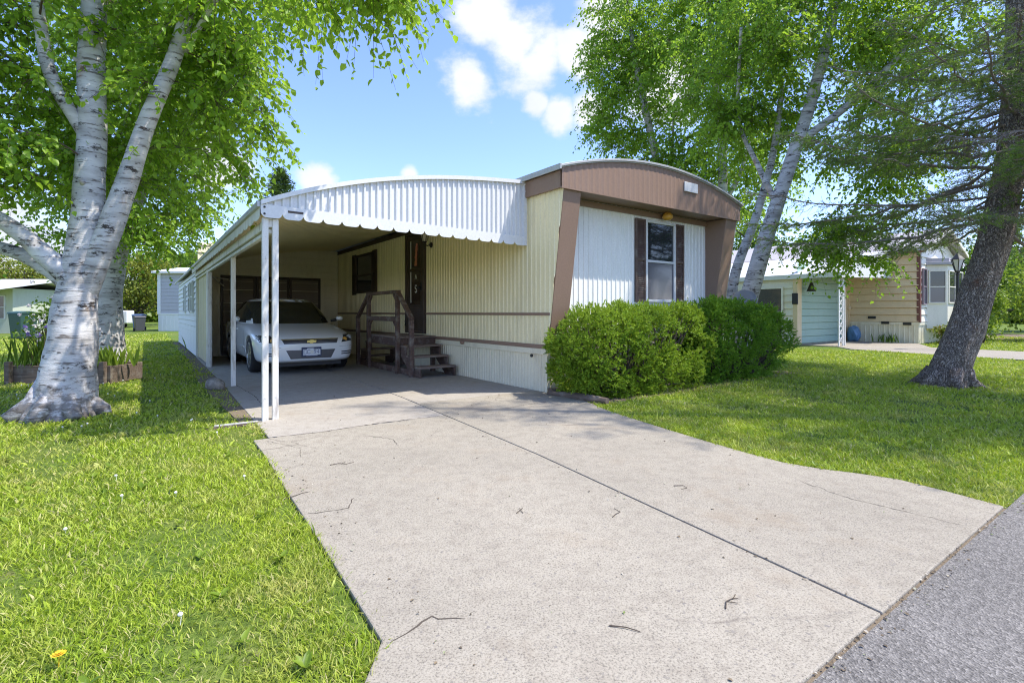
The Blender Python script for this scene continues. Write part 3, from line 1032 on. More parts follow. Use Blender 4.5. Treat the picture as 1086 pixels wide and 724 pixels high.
# coach lamp by the door
g = MB()
g.lathe([(0.055, 0.0), (0.055, -0.015), (0.03, -0.025), (0.02, -0.05)], 14, (0, 0, 0), 'y')
g.tube([(0, -0.03, 0), (0, -0.09, -0.02), (0, -0.15, 0.0), (0, -0.15, 0.05)], [0.012] * 4, 8)
g.lathe([(0.035, 0.04), (0.05, 0.055), (0.03, 0.06)], 6, (0, -0.15, 0))
g.lathe([(0.008, -0.10), (0.012, 0.04)], 6, (0, -0.15, 0))
g.lathe([(0.10, 0.235), (0.085, 0.25), (0.04, 0.30), (0.012, 0.315), (0.012, 0.335)], 6, (0, -0.15, 0))
for k in range(6):
    a = math.pi / 3 * k
    g.bar((0.045 * math.cos(a), -0.15 + 0.045 * math.sin(a), 0.055), (0.092 * math.cos(a), -0.15 + 0.092 * math.sin(a), 0.237), 0.008, 0.008)
lamp = g.build('coach_lamp', M['black'], home); lamp.matrix_local = PSy(3.62) @ Matrix.Translation((0, 0, 2.5))
g = MB(); g.lathe([(0.04, 0.06), (0.085, 0.234)], 6, (0, -0.15, 0)); g.build('lamp_glass', plain('frosted_lamp_glass', (0.55, 0.5, 0.38), 0.25), lamp)
g = MB(); g.tube([(0, 0, 0), (-0.05, 0, 0), (-0.07, 0, -0.05)], [0.014, 0.014, 0.011], 8); g.lathe([(0.035, -0.006), (0.035, 0.006)], 10, (-0.05, 0, 0.03))
t = g.build('garden_tap', M['black'], home); t.location = (-0.012, 4.75, 0.93)
g = MB(); g.lathe([(0.04, 0), (0.05, -0.02), (0.03, -0.05), (0.0, -0.055)], 10, (0, 0, 0)); t = g.build('outlet_hood', M['brown'], home, smooth=True); t.location = (-0.04, 2.35, 0.64)

# ------------------------------------------------------------------ carport
CPX, CPY = -3.63, 0.28
cp = thing('carport', 'white metal carport awning with scalloped valance and twin front posts', 'carport', W(CPX, CPY), ROT)
T = [0, .108, .237, .365, .537, .702, .869, 1.0]
Z = [2.30, 2.476, 2.633, 2.757, 2.888, 2.988, 3.065, 3.10]
XL = -3.69
def arch(t): return float(np.interp(t, T, Z)) 
_c = np.polyfit(T, Z, 3)
def arch(t): return float(np.polyval(_c, t))
def yf(t): return 0.25 + 0.25 * t
NT = 36
BACK = 9.9
def strip(z_top, z_bot, y0f, y1f, mat, name, par, n=NT, o=(CPX, CPY, 0)):
    g = MB().at(*o)
    vs, fs = [], []
    for i in range(n + 1):
        t = i / n
        x = XL + t * (-0.035 - XL)
        a, b = y0f(t), y1f(t)
        vs += [(x, a, z_top(t)), (x, b, z_top(t)), (x, b, z_bot(t)), (x, a, z_bot(t))]
    for i in range(n):
        p, q = 4 * i, 4 * (i + 1)
        for k in range(4):
            fs.append((p + k, p + (k + 1) % 4, q + (k + 1) % 4, q + k))
    fs += [(0, 1, 2, 3), (4 * n, 4 * n + 3, 4 * n + 2, 4 * n + 1)]
    g.add(vs, fs)
    return g.build(name, mat, par)
strip(lambda t: arch(t) + 0.012, lambda t: arch(t) - 0.012, lambda t: yf(t) - 0.04, lambda t: 18.3, M['roof_metal'], 'roof', cp)
# pans of the ceiling: shallow troughs running from the home to the eave
g = MB().at(CPX, CPY)
ny = 42
vs, fs = [], []
ys = []
for j in range(ny):
    y0 = 0.36 + (BACK - 0.5) * j / ny
    w_ = (BACK - 0.5) / ny
    ys += [(y0, 0), (y0 + 0.80 * w_, 0), (y0 + 0.84 * w_, 0.022), (y0 + 0.96 * w_, 0.022)]
for y, dz in ys:
    for i in range(19):
        t = i / 18
        vs.append((XL + 0.02 + t * (-0.04 - XL - 0.02), y + 0.22 * t, arch(t) - 0.085 + dz - 0.03 * t))
for j in range(len(ys) - 1):
    for i in range(18):
        a = j * 19 + i
        fs.append((a, a + 1, a + 20, a + 19))
g.add(vs, fs)
g.build('ceiling', M['ceiling'], cp)
# front: ribbed fascia, flat scalloped strip, cap
fd = Vector((-0.035 - XL, 0.25, 0)); FL = fd.length; fn = (fd.y, -fd.x)
g = MB().at(CPX, CPY)
g.ribbed((XL, 0.25), (-0.035, 0.5), fn, lambda s: 2.235, lambda s: max(2.24, arch(s / FL) - 0.005), 0.083, 0.022, duty=0.5)
g.build('front_fascia', M['white_metal'], cp)
g = MB().at(CPX, CPY)
u_ = fd.normalized(); nn = Vector((fn[0], fn[1], 0)).normalized()
def fpt(s, z, o): 
    p = Vector((XL, 0.25, 0)) + u_ * s + nn * o
    return (p.x, p.y, z)
NS = 17; sc = FL / NS
vs, fs = [], []
prof = []
for k in range(NS):
    for i in range(16):
        q = i / 16
        prof.append((sc * (k + q), 2.148 + 0.048 * (abs(2 * q - 1)) ** 6))
prof.append((FL, 2.20))
for s, z in prof:
    vs += [fpt(s, 2.285, 0.026), fpt(s, z, 0.026), fpt(s, z, 0.019), fpt(s, 2.285, 0.019)]
for i in range(len(prof) - 1):
    p, q = 4 * i, 4 * i + 4
    for k in range(4):
        fs.append((p + k, p + (k + 1) % 4, q + (k + 1) % 4, q + k))
g.add(vs, fs)
g.build('front_valance', M['white_metal'], cp)
g = MB().at(CPX, CPY)
vs, fs = [], []
for i in range(NT + 1):
    s = FL * i / NT
    z = arch(i / NT)
    vs += [fpt(s, z + 0.02, 0.045), fpt(s, z + 0.02, -0.02), fpt(s, z - 0.03, -0.02), fpt(s, z - 0.03, 0.045)]
for i in range(NT):
    for k in range(4):
        fs.append((4 * i + k, 4 * i + (k + 1) % 4, 4 * i + 4 + (k + 1) % 4, 4 * i + 4 + k))
g.add(vs, fs)
g.build('roof_edge', M['white_metal'], cp)
# end plates with bolts
g = MB().at(CPX, CPY)
g.box(-0.075, -0.03, 0.455, 0.475, 2.15, 3.09)
for i in range(9):
    g.lathe([(0.012, 0.0), (0.009, -0.008)], 8, (-0.055, 0.455, 2.22 + i * 0.105), 'y')
g.build('end_plate', M['white_metal'], cp)
for z in (2.185, 2.255):
    g = MB().at(CPX, CPY); a, b = Vector(fpt(0.035, z, 0.027)), Vector(fpt(0.035, z, 0.036)); g.cyl(a, b, 0.011, 10)
    g.build('bolt', M['black'], cp)
g = MB().at(CPX, CPY)
g.add([fpt(0.27, 2.222, 0.0285), fpt(0.43, 2.222, 0.0285), fpt(0.43, 2.246, 0.0285), fpt(0.27, 2.246, 0.0285), fpt(0.27, 2.222, 0.026), fpt(0.43, 2.222, 0.026), fpt(0.43, 2.246, 0.026), fpt(0.27, 2.246, 0.026)], [(0, 1, 2, 3), (7, 6, 5, 4), (0, 4, 5, 1), (1, 5, 6, 2), (2, 6, 7, 3), (3, 7, 4, 0)])
g.build('maker_plate', M['dark_brown'], cp)
# eave beam, gutter strip and valance along the open side
g = MB().at(CPX, CPY)
g.box(XL - 0.03, XL + 0.005, 0.24, 18.3, 2.255, 2.315)
g.build('gutter', M['roof_metal'], cp, bev=0.005)
g = MB().at(CPX, CPY)
NSS = 26; ly = 9.6 / NSS
prof = []
for k in range(NSS):
    for i in range(8):
        q = i / 8
        prof.append((0.26 + ly * (k + q), 2.14 + 0.03 * abs(2 * q - 1) ** 3))
vs, fs = [], []
for y, z in prof:
    vs += [(XL, y, 2.256), (XL, y, z), (XL + 0.008, y, z), (XL + 0.008, y, 2.256)]
for i in range(len(prof) - 1):
    for k in range(4):
        fs.append((4 * i + k, 4 * i + (k + 1) % 4, 4 * i + 4 + (k + 1) % 4, 4 * i + 4 + k))
g.add(vs, fs)
g.build('side_valance', M['old_white'], cp)
g = MB().at(CPX, CPY)
g.box(-3.62, -3.52, 0.30, BACK, 2.06, 2.16); g.build('eave_beam', M['old_white'], cp, bev=0.006)
g = MB().at(CPX, CPY); g.box(-3.595, -3.545, 0.34, BACK, 2.0, 2.045); g.build('track_rail', M['old_white'], cp, bev=0.006)
# posts: twin post at the front corner, singles behind
for x0, y0 in ((-3.665, 0.27), (-3.563, 0.285)):
    g = MB().at(CPX, CPY)
    g.box(x0, x0 + 0.06, y0, y0 + 0.05, -0.01, 2.15)
    for z in (0.25, 0.9, 1.5, 1.72, 1.95):
        g.lathe([(0.008, 0.002), (0.006, -0.006)], 8, (x0 + 0.03, y0, z), 'y')
    g.build('post', M['old_white'], cp, bev=0.006)
g = MB().at(CPX, CPY); g.box(-3.58, -3.515, 3.36, 3.42, -0.01, 2.06); g.build('post', M['old_white'], cp, bev=0.006)
g = MB().at(CPX, CPY); g.box(-3.60, -3.53, 6.78, 6.85, -0.01, 2.06); g.build('post', M['old_white'], cp, bev=0.006)
g = MB().at(CPX, CPY); g.box(-3.6, -3.5, 6.98, 7.12, -0.01, 2.06); g.build('post', M['old_white'], cp, bev=0.006)
g = MB().at(CPX, CPY)
g.ribbed((-3.55, 9.88), (-3.55, 7.1), (-1, 0), 0.03, 2.06, 0.4, 0.008, duty=0.1)
g.ribbed((-3.53, 7.1), (-3.53, 9.88), (1, 0), 0.03, 2.06, 0.4, 0.008, duty=0.1)
g.build('side_panel', M['beige_panel'], cp)
g = MB().at(CPX, CPY)
g.box(-4.2, -3.67, 0.235, 0.25, -0.02, 0.012); g.build('edging_rail', M['old_timber'], cp)
g = MB().at(CPX, CPY); g.box(-4.1, -3.7, 0.30, 0.315, -0.02, 0.016); g.build('edging_rail', M['old_white'], cp)

# ------------------------------------------------------------------ shed at the back of the carport
sx = -3.57
shed = thing('shed', 'white lap sided shed at the back of the carport with dark louvred doors', 'shed', W(sx, 9.7), ROT)
O = (sx, 9.7, 0)
g = MB().at(*O); g.box(sx + 0.02, -0.02, 9.72, 18.18, 0, 2.22); g.build('wall_core', M['cream_lap'], shed)
g = MB().at(*O)
g.laps((sx, 9.9), (sx, 18.2), (-1, 0), 0.02, 2.25, 0.15, 0.03)
g.build('side_wall', M['shed_white'], shed)
g = MB().at(*O)
g.laps((sx, 9.7), (-0.03, 9.7), (0, -1), 0.02, 2.95, 0.19, 0.03)
g.build('front_wall', M['cream_lap'], shed)
for ya, yb in ((9.84, 9.92), (18.16, 18.22)):
    g = MB().at(*O); g.box(sx - 0.025, sx + 0.06, ya, yb, 0.0, 2.25); g.build('corner_trim', M['shed_white'], shed, bev=0.004)
g = MB().at(*O); g.box(sx, 0, 18.18, 18.22, 0, 2.3); g.build('rear_wall', M['shed_white'], shed)
for y in (10.9, 11.9, 14.2):
    pl = Matrix.Translation((0, 0, 0)) @ Matrix.Translation((-0.04, y - 9.7, 0)) @ Matrix.Rotation(R(-90), 4, 'Z')
    window(shed, -0.28, 0.28, 1.15, 2.02, pl, M['shed_white'], M['glass'], M['glass'], 0.5, 0.05)
# louvred doors, three leaves in a pale head frame
g = MB().at(*O)
g.box(-3.12, -0.50, 9.655, 9.69, 2.14, 2.22); g.box(-3.14, -3.07, 9.655, 9.69, 0.03, 2.14); g.box(-0.53, -0.46, 9.655, 9.69, 0.03, 2.14)
g.build('door_frame', M['cream_lap'], shed, bev=0.004)
wdt = (3.07 - 0.53) / 3
for k in range(3):
    g = MB().at(*O)
    x0 = -3.07 + k * wdt + 0.006; x1 = x0 + wdt - 0.012
    g.box(x0, x0 + 0.06, 9.63, 9.68, 0.04, 2.135); g.box(x1 - 0.06, x1, 9.63, 9.68, 0.04, 2.135)
    g.box(x0 + 0.06, x1 - 0.06, 9.63, 9.68, 0.04, 0.14); g.box(x0 + 0.06, x1 - 0.06, 9.63, 9.68, 2.06, 2.135)
    d = g.build('door', M['dark_brown'], shed, bev=0.004)
    g = MB().at(*O); g.laps((x0 + 0.06, 9.66), (x1 - 0.06, 9.66), (0, -1), 0.14, 2.06, 0.115, 0.022); g.build('slats', M['louvre'], d)
g = MB().at(*O); g.bar((-3.3, 9.2, 2.05), (-3.0, 9.62, 1.85), 0.04, 0.02); g.bar((-3.3, 9.2, 2.05), (-2.9, 9.6, 2.02), 0.03, 0.03); g.box(-3.33, -3.28, 9.25, 9.3, 1.4, 1.9)
g.build('door_arm', M['old_white'], shed)

# ------------------------------------------------------------------ wooden steps
st = thing('wooden_steps', 'brown wooden steps with a landing and handrail at the side door', 'steps', W(-0.45, 4.1), ROT)
O = (-0.45, 4.1, 0)
def stp(name, mat, fn, bev=0.006):
    g = MB().at(*O); fn(g); return g.build(name, mat, st, bev=bev)
def deck(g):
    for k in range(6):
        x0 = -0.80 + k * 0.128
        g.box(x0, x0 + 0.12, 3.38, 4.93, 0.665, 0.70)
stp('platform', M['tread_wood'], deck)
def frame(g):
    g.box(-0.80, -0.76, 3.41, 4.90, 0.52, 0.662); g.box(-0.08, -0.04, 3.41, 4.90, 0.52, 0.662)
    g.box(-0.76, -0.08, 3.41, 3.45, 0.52, 0.662); g.box(-0.76, -0.08, 4.86, 4.90, 0.52, 0.662)
    g.box(-0.80, -0.765, 2.72, 5.70, 0.012, 0.13)
    for y in (3.43, 4.88):
        g.box(-0.12, -0.04, y - 0.04, y + 0.04, -0.01, 0.55)
stp('frame', M['step_wood'], frame)
for i in range(3):
    for sgn in (0, 1):
        z = (0.20, 0.37, 0.545)[i]
        y0 = 2.50 + i * 0.295 if sgn == 0 else 5.80 - i * 0.295 - 0.29
        stp('tread', M['tread_wood'], lambda g: (g.box(-0.80, -0.07, y0, y0 + 0.14, z - 0.035, z), g.box(-0.80, -0.07, y0 + 0.15, y0 + 0.29, z - 0.035, z)))
for sgn in (0, 1):
    for x in (-0.775, -0.10):
        if sgn == 0:
            poly = [(2.52, 0.012), (2.52, 0.163), (2.80, 0.163), (2.80, 0.333), (3.10, 0.333), (3.10, 0.508), (3.40, 0.508), (3.40, 0.40), (2.86, 0.012)]
        else:
            poly = [(8.30 - a, b) for a, b in [(2.52, 0.012), (2.52, 0.163), (2.80, 0.163), (2.80, 0.333), (3.10, 0.333), (3.10, 0.508), (3.40, 0.508), (3.40, 0.40), (2.86, 0.012)]]
        stp('stringer', M['step_wood'], lambda g: g.prism(poly, x - 0.018, x + 0.018, 'x'))
PX = -0.835
for y, top in ((2.77, 1.02), (3.38, 1.52), (4.89, 1.52), (5.55, 1.02)):
    stp('post', M['step_wood'], lambda g: g.box(PX - 0.035, PX + 0.035, y - 0.045, y + 0.045, -0.01, top))
stp('handrail', M['step_wood'], lambda g: (g.bar((PX, 3.33, 1.54), (PX, 4.94, 1.54), 0.09, 0.06), g.bar((PX, 3.36, 1.53), (PX, 2.74, 1.03), 0.08, 0.055), g.bar((PX, 4.91, 1.53), (PX, 5.58, 1.03), 0.08, 0.055)))
stp('middle_rail', M['step_wood'], lambda g: (g.bar((PX, 3.42, 1.03), (PX, 4.85, 1.03), 0.05, 0.09), g.bar((PX, 3.42, 0.88), (PX, 3.56, 1.0), 0.04, 0.05), g.bar((PX, 4.85, 0.88), (PX, 4.71, 1.0), 0.04, 0.05),
     g.bar((PX, 3.42, 1.38), (PX, 3.56, 1.5), 0.04, 0.05), g.bar((PX, 4.85, 1.38), (PX, 4.71, 1.5), 0.04, 0.05)))
# ------------------------------------------------------------------ the car
def car_paint():
    m, nt, out = new_mat('white_car_paint')
    p = principled(nt, out, (0.82, 0.83, 0.84), 0.22, 0, None, 0.5)
    p.inputs['Coat Weight'].default_value = 0.8
    p.inputs['Coat Roughness'].default_value = 0.05
    return m
M['car'] = car_paint()
M['car_dark'] = plain('car_dark_plastic', (0.03, 0.03, 0.032), 0.5)
M['mesh_grille'] = plain('grille_mesh', (0.10, 0.10, 0.11), 0.4, 0.6)
M['car_glass'] = glass_mat('tinted_car_glass', (0.018, 0.022, 0.022), 0.03)
M['lens'] = glass_mat('headlamp_lens', (0.28, 0.29, 0.29), 0.08)
M['rim'] = plain('alloy_rim', (0.55, 0.55, 0.56), 0.3, 0.9)
M['gold'] = plain('gold_emblem', (0.62, 0.50, 0.17), 0.3, 0.6)
M['plate_white'] = plain('plate_white', (0.70, 0.73, 0.80), 0.4)
M['plate_blue'] = plain('plate_blue', (0.03, 0.045, 0.12), 0.4)

car = thing('parked_car', 'white four-door saloon parked nose out under the carport', 'car', W(-2.15, 4.28, 0.012), ROT)
ST = [(0.00, .56, .27, .60, .50), (0.05, .72, .23, .665, .56), (0.20, .845, .20, .735, .65), (0.55, .90, .18, .82, .735), (1.0, .918, .18, .885, .80), (1.35, .922, .18, .935, .86),
      (1.7, .925, .18, .97, .90), (2.4, .925, .18, .985, .915), (3.3, .925, .18, 1.0, .93), (4.1, .92, .20, 1.04, .945), (4.6, .90, .24, 1.055, .94), (4.92, .845, .30, 1.0, .88), (5.03, .74, .36, .90, .80)]
def section(s):
    y, hw, zb, zt, zs = s
    h = [(0, zb), (hw * .86, zb), (hw * .955, zb + .07), (hw * .995, zb + .45 * (zs - zb)), (hw, zs - .08), (hw * .965, zs), (hw * .80, zs + (zt - zs) * .72), (hw * .42, zt - .004), (0, zt)]
    return [(x, y, z) for x, z in h] + [(-x, y, z) for x, z in reversed(h[1:-1])]
rings = [section(s) for s in ST]
g = MB(); n = len(rings[0])
for r in rings: g.v += r
for i in range(len(rings) - 1):
    for j in range(n):
        a, b = i * n + j, i * n + (j + 1) % n
        g.f.append((a, b, b + n, a + n)); g.m.append(0)
for base, rev in ((0, True), ((len(rings) - 1) * n, False)):
    # caps as quads between mirrored points so the subdivision stays smooth
    h = n // 2
    for j in range(h):
        a, b = base + j, base + j + 1
        c, d = base + (n - j - 1) % n if j else base, base + (n - j) % n
        q = [a, b, base + (n - j - 1) % n, base + (n - j) % n]
        q2 = []
        for k in q:
            if k not in q2: q2.append(k)
        if len(q2) >= 3:
            g.f.append(tuple(q2)); g.m.append(0)
tmp = g.build('body_src', M['car'], None, smooth=True, sub=2)
cut = MB()
for y in (0.98, 3.80):
    for sx_ in (-1, 1):
        cut.lathe([(0.375, 0.62 * sx_), (0.375, 1.1 * sx_)], 32, (0, y, 0.33), 'x')
cu = cut.build('cut', M['car_dark'])
bo = tmp.modifiers.new('b', 'BOOLEAN'); bo.operation = 'DIFFERENCE'; bo.object = cu; bo.solver = 'EXACT'
bpy.context.view_layer.update()
dg = bpy.context.evaluated_depsgraph_get()
me = bpy.data.meshes.new_from_object(tmp.evaluated_get(dg))
bvh = BVHTree.FromObject(tmp, dg)
bpy.data.objects.remove(tmp); bpy.data.objects.remove(cu)
me.name = 'body'
me.materials.clear(); me.materials.append(M['car'])
body = bpy.data.objects.new('body', me); COL.objects.link(body); body.parent = car
# greenhouse
LV = [(.90, 1.30, 4.48, .865, .10), (1.02, 1.52, 4.25, .845, .10), (1.20, 1.88, 3.92, .775, .09), (1.38, 2.28, 3.58, .68, .08), (1.435, 2.50, 3.40, .58, .07), (1.465, 2.72, 3.2, .40, .04), (1.472, 2.9, 3.05, .15, .0)]
NR = 72
def ringpt(l, k, off=0.0):
    z, y0, y1, w_, bow = l
    a = 2 * math.pi * k / NR
    e = 2 / 4.6
    c, s = math.cos(a), math.sin(a)
    X = math.copysign(abs(c) ** e, c); Y = math.copysign(abs(s) ** e, s)
    yc, hh = (y0 + y1) / 2, (y1 - y0) / 2
    f = 1 - X * X
    return (X * (w_ + off), yc + Y * (hh + off) + (-bow * f if Y < 0 else bow * f) * abs(Y), z)
cls = {'windscreen': MB(), 'rear_window': MB(), 'side_a': MB(), 'side_b': MB(), 'side_c': MB(), 'side_d': MB(), 'roof': MB()}
sub_l = []
for i in range(len(LV) - 1):
    for q in range(3):
        t = q / 3
        sub_l.append(tuple(a + (b - a) * t for a, b in zip(LV[i], LV[i + 1])))
sub_l.append(LV[-1])
for i in range(len(sub_l) - 1):
    for k in range(NR):
        P = [ringpt(sub_l[i], k), ringpt(sub_l[i], k + 1), ringpt(sub_l[i + 1], k + 1), ringpt(sub_l[i + 1], k)]
        l = sub_l[i]
        cx_ = sum(p[0] for p in P) / 4; cy_ = sum(p[1] for p in P) / 4; cz_ = sum(p[2] for p in P) / 4
        a = cx_ / l[3]; b = (cy_ - (l[1] + l[2]) / 2) / ((l[2] - l[1]) / 2)
        key = 'roof'
        if cz_ < 1.372:
            if abs(a) < 0.87 and b < -0.5: key = 'windscreen'
            elif abs(a) < 0.80 and b > 0.5: key = 'rear_window'
            elif abs(a) > 0.85 and cz_ > 0.985 and cz_ < 1.36:
                if -0.80 < b < -0.10: key = 'side_a' if a < 0 else 'side_b'
                elif 0.0 < b < 0.72: key = 'side_c' if a < 0 else 'side_d'
        cls[key].add(P, [(0, 1, 2, 3)])
cls['roof'].add([ringpt(sub_l[-1], k) for k in range(NR)], [tuple(range(NR))])
def weld(mb, name, mat):
    o = mb.build(name, mat, car, smooth=True)
    bm = bmesh.new(); bm.from_mesh(o.data); bmesh.ops.remove_doubles(bm, verts=bm.verts, dist=1e-5); bm.to_mesh(o.data); bm.free()
    o.data.polygons.foreach_set('use_smooth', [True] * len(o.data.polygons))
    return o
weld(cls['roof'], 'roof', M['car'])
for k in ('windscreen', 'rear_window', 'side_a', 'side_b', 'side_c', 'side_d'):
    weld(cls[k], 'side_window' if k.startswith('side') else k, M['car_glass'])
for x0, x1 in ((-0.6, 0.0), (0.05, 0.62)):
    g = MB(); g.tube([(x0, 1.42, 0.975), ((x0 + x1) / 2, 1.47, 1.0), (x1, 1.55, 1.03)], [0.012, 0.009, 0.006], 6)
    g.build('wiper', M['car_dark'], car)
g = MB(); g.box(-0.09, 0.09, 2.16, 2.18, 1.24, 1.30); g.build('inner_mirror', M['car_dark'], car, bev=0.01)

def project(name, quad, mat, parent, nu=10, nv=4, off=0.006, axis='y', side=-1, thick=0.02):
    """patch lying on the bodywork: quad corners (a,b) bottom-left, bottom-right, top-right, top-left in the plane seen along the axis"""
    g = MB()
    (a0, a1, a2, a3) = [Vector(q) for q in quad]
    def hit(u, v):
        p = (a0 * (1 - u) + a1 * u) * (1 - v) + (a3 * (1 - u) + a2 * u) * v
        if axis == 'y':
            o, d = Vector((p.x, side * 10, p.y)), Vector((0, -side, 0))
        else:
            o, d = Vector((side * 10, p.x, p.y)), Vector((-side, 0, 0))
        h = bvh.ray_cast(o, d)
        return (h[0], h[1]) if h[0] is not None else (o + d * 9.5, -d)
    outer, inner = [], []
    for j in range(nv + 1):
        for i in range(nu + 1):
            c, nrm = hit(i / nu, j / nv)
            ax = Vector((0, side, 0)) if axis == 'y' else Vector((side, 0, 0))
            outer.append(tuple(c + ax * off)); inner.append(tuple(c - ax * thick))
    nvv = len(outer)
    fs = [(j * (nu + 1) + i, j * (nu + 1) + i + 1, (j + 1) * (nu + 1) + i + 1, (j + 1) * (nu + 1) + i) for j in range(nv) for i in range(nu)]
    edge = [i for i in range(nu + 1)] + [(j + 1) * (nu + 1) - 1 for j in range(1, nv + 1)] + [nv * (nu + 1) + i for i in range(nu - 1, -1, -1)] + [j * (nu + 1) for j in range(nv - 1, 0, -1)]
    sides = [(edge[k], edge[(k + 1) % len(edge)], nvv + edge[(k + 1) % len(edge)], nvv + edge[k]) for k in range(len(edge))]
    g.add(outer + inner, fs + sides)
    return g.build(name, mat, parent, smooth=False)

grl = project('grille', [(-0.47, 0.565), (0.47, 0.565), (0.50, 0.635), (-0.50, 0.635)], M['mesh_grille'], car, 20, 3)
project('grille_trim', [(-0.51, 0.638), (0.51, 0.638), (0.515, 0.656), (-0.515, 0.656)], M['chrome'], car, 20, 1, 0.012)
intake = project('lower_grille', [(-0.36, 0.29), (0.36, 0.29), (0.44, 0.45), (-0.44, 0.45)], M['mesh_grille'], car, 16, 4)
for sg in (-1, 1):
    q = [(sg * 0.56, 0.575), (sg * 0.84, 0.60), (sg * 0.865, 0.72), (sg * 0.66, 0.715)]
    hl = project('headlight', q, M['car_dark'], car, 10, 8, 0.004)
    c1, c2 = (sg * 0.645, 0.628), (sg * 0.765, 0.66)
    for c, r, mt in ((c1, 0.045, M['amber']), (c2, 0.052, M['lens'])):
        h = bvh.ray_cast(Vector((c[0], -10, c[1])), Vector((0, 1, 0)))
        g = MB(); g.lathe([(r, 0.0), (r * 0.9, -0.012), (r * 0.55, -0.015), (r * 0.5, -0.012), (0.001, -0.012)], 18, (0, 0, 0), 'y')
        b = g.build('lamp', mt, hl, smooth=True); b.location = (c[0], h[0].y - 0.002, c[1])
    for z in (0.355, 0.395):
        project('fog_slot', [(sg * 0.56, z - 0.012), (sg * 0.80, z - 0.004), (sg * 0.80, z + 0.018), (sg * 0.56, z + 0.008)], M['car_dark'], car, 8, 1, 0.004)
    project('bumper_seam', [(sg * 0.86, 0.50), (sg * 0.52, 0.50), (sg * 0.52, 0.504), (sg * 0.86, 0.504)], M['car_dark'], car, 8, 1, 0.0015)
# bow-shaped emblem
g = MB()
g.prism([(-0.085, -0.022), (-0.032, -0.022), (-0.032, -0.034), (0.026, -0.034), (0.032, -0.022), (0.078, -0.022), (0.088, 0.022), (0.036, 0.022), (0.032, 0.034), (-0.026, 0.034), (-0.032, 0.022), (-0.078, 0.022)], -0.012, 0.0, 'y')
e = g.build('emblem', M['gold'], car, bev=0.003); e.location = (0, -0.012, 0.605)
# licence plate in a dark frame
g = MB(); g.box(-0.175, 0.175, -0.03, 0.04, 0.325, 0.50); g.build('plate_frame', M['plate_blue'], car, bev=0.008)
g = MB(); g.box(-0.153, 0.153, -0.036, -0.031, 0.345, 0.482); pl = g.build('licence_plate', M['plate_white'], car, bev=0.003)
for a, b, c, d in ((-0.153, -0.085, 0.463, 0.482), (0.03, 0.153, 0.463, 0.482), (-0.15, -0.10, 0.345, 0.356), (0.10, 0.15, 0.345, 0.356)):
    g = MB(); g.box(a, b, -0.0375, -0.0362, c, d); g.build('plate_band', M['plate_blue'], pl)
ink = plain('plate_ink', (0.22, 0.24, 0.36), 0.5)
for ch, x in (('D', -0.115), ('C', -0.06), ('9', 0.055), ('4', 0.11)):
    text_mesh('plate_letter', ch, 0.105, ink, pl, (x, -0.038, 0.412), (R(90), 0, 0), 0.001)
g = MB(); g.lathe([(0.034, 0), (0.034, -0.002)], 16, (-0.002, -0.0375, 0.412), 'y'); g.build('plate_disc', M['letter_white'], pl)
# sides: door seams, handles, mirrors, side strip
for sg in (-1, 1):
    for y in (1.52, 2.62, 3.52):
        project('door_seam', [(y, 0.30), (y + 0.008, 0.30), (y + 0.008, 0.90), (y, 0.90)], M['car_dark'], car, 1, 10, 0.0015, 'x', sg)
    project('side_moulding', [(1.55, 0.44), (3.40, 0.44), (3.40, 0.475), (1.55, 0.475)], M['car'], car, 20, 1, 0.014, 'x', sg)
    for y in (2.38, 3.30):
        h = bvh.ray_cast(Vector((sg * 10, y, 0.80)), Vector((-sg, 0, 0)))
        g = MB(); g.tube([(h[0].x - sg * 0.01, y - 0.08, 0.80), (h[0].x + sg * 0.02, y - 0.05, 0.80), (h[0].x + sg * 0.02, y + 0.06, 0.80), (h[0].x - sg * 0.01, y + 0.08, 0.80)], [0.012] * 4, 8); g.build('handle', M['car'], car, smooth=True)
    g = MB(); g.tube([(sg * 0.86, 1.72, 0.965), (sg * 0.95, 1.70, 0.985)], [0.03, 0.03], 8)
    g.grid(lambda u, v: (sg * (0.94 + 0.19 * u), 1.66 + 0.09 * math.cos(math.pi * v) * (0.5 + 0.5 * math.sin(math.pi * min(1, u + 0.15))) - 0.0, 0.955 + 0.13 * v * (0.75 + 0.25 * math.sin(math.pi * u))), 6, 4)
    mm = MB(); mm.box(sg * 0.94 if sg > 0 else -1.12, 1.12 if sg > 0 else -0.94, 1.62, 1.75, 0.955, 1.075)
    mr_ = mm.build('wing_mirror', M['car'], car, smooth=True, sub=2)
    g2 = MB(); g2.tube([(sg * 0.85, 1.72, 0.96), (sg * 0.97, 1.70, 0.985)], [0.03, 0.03], 8); g2.build('mirror_arm', M['car_dark'], mr_)
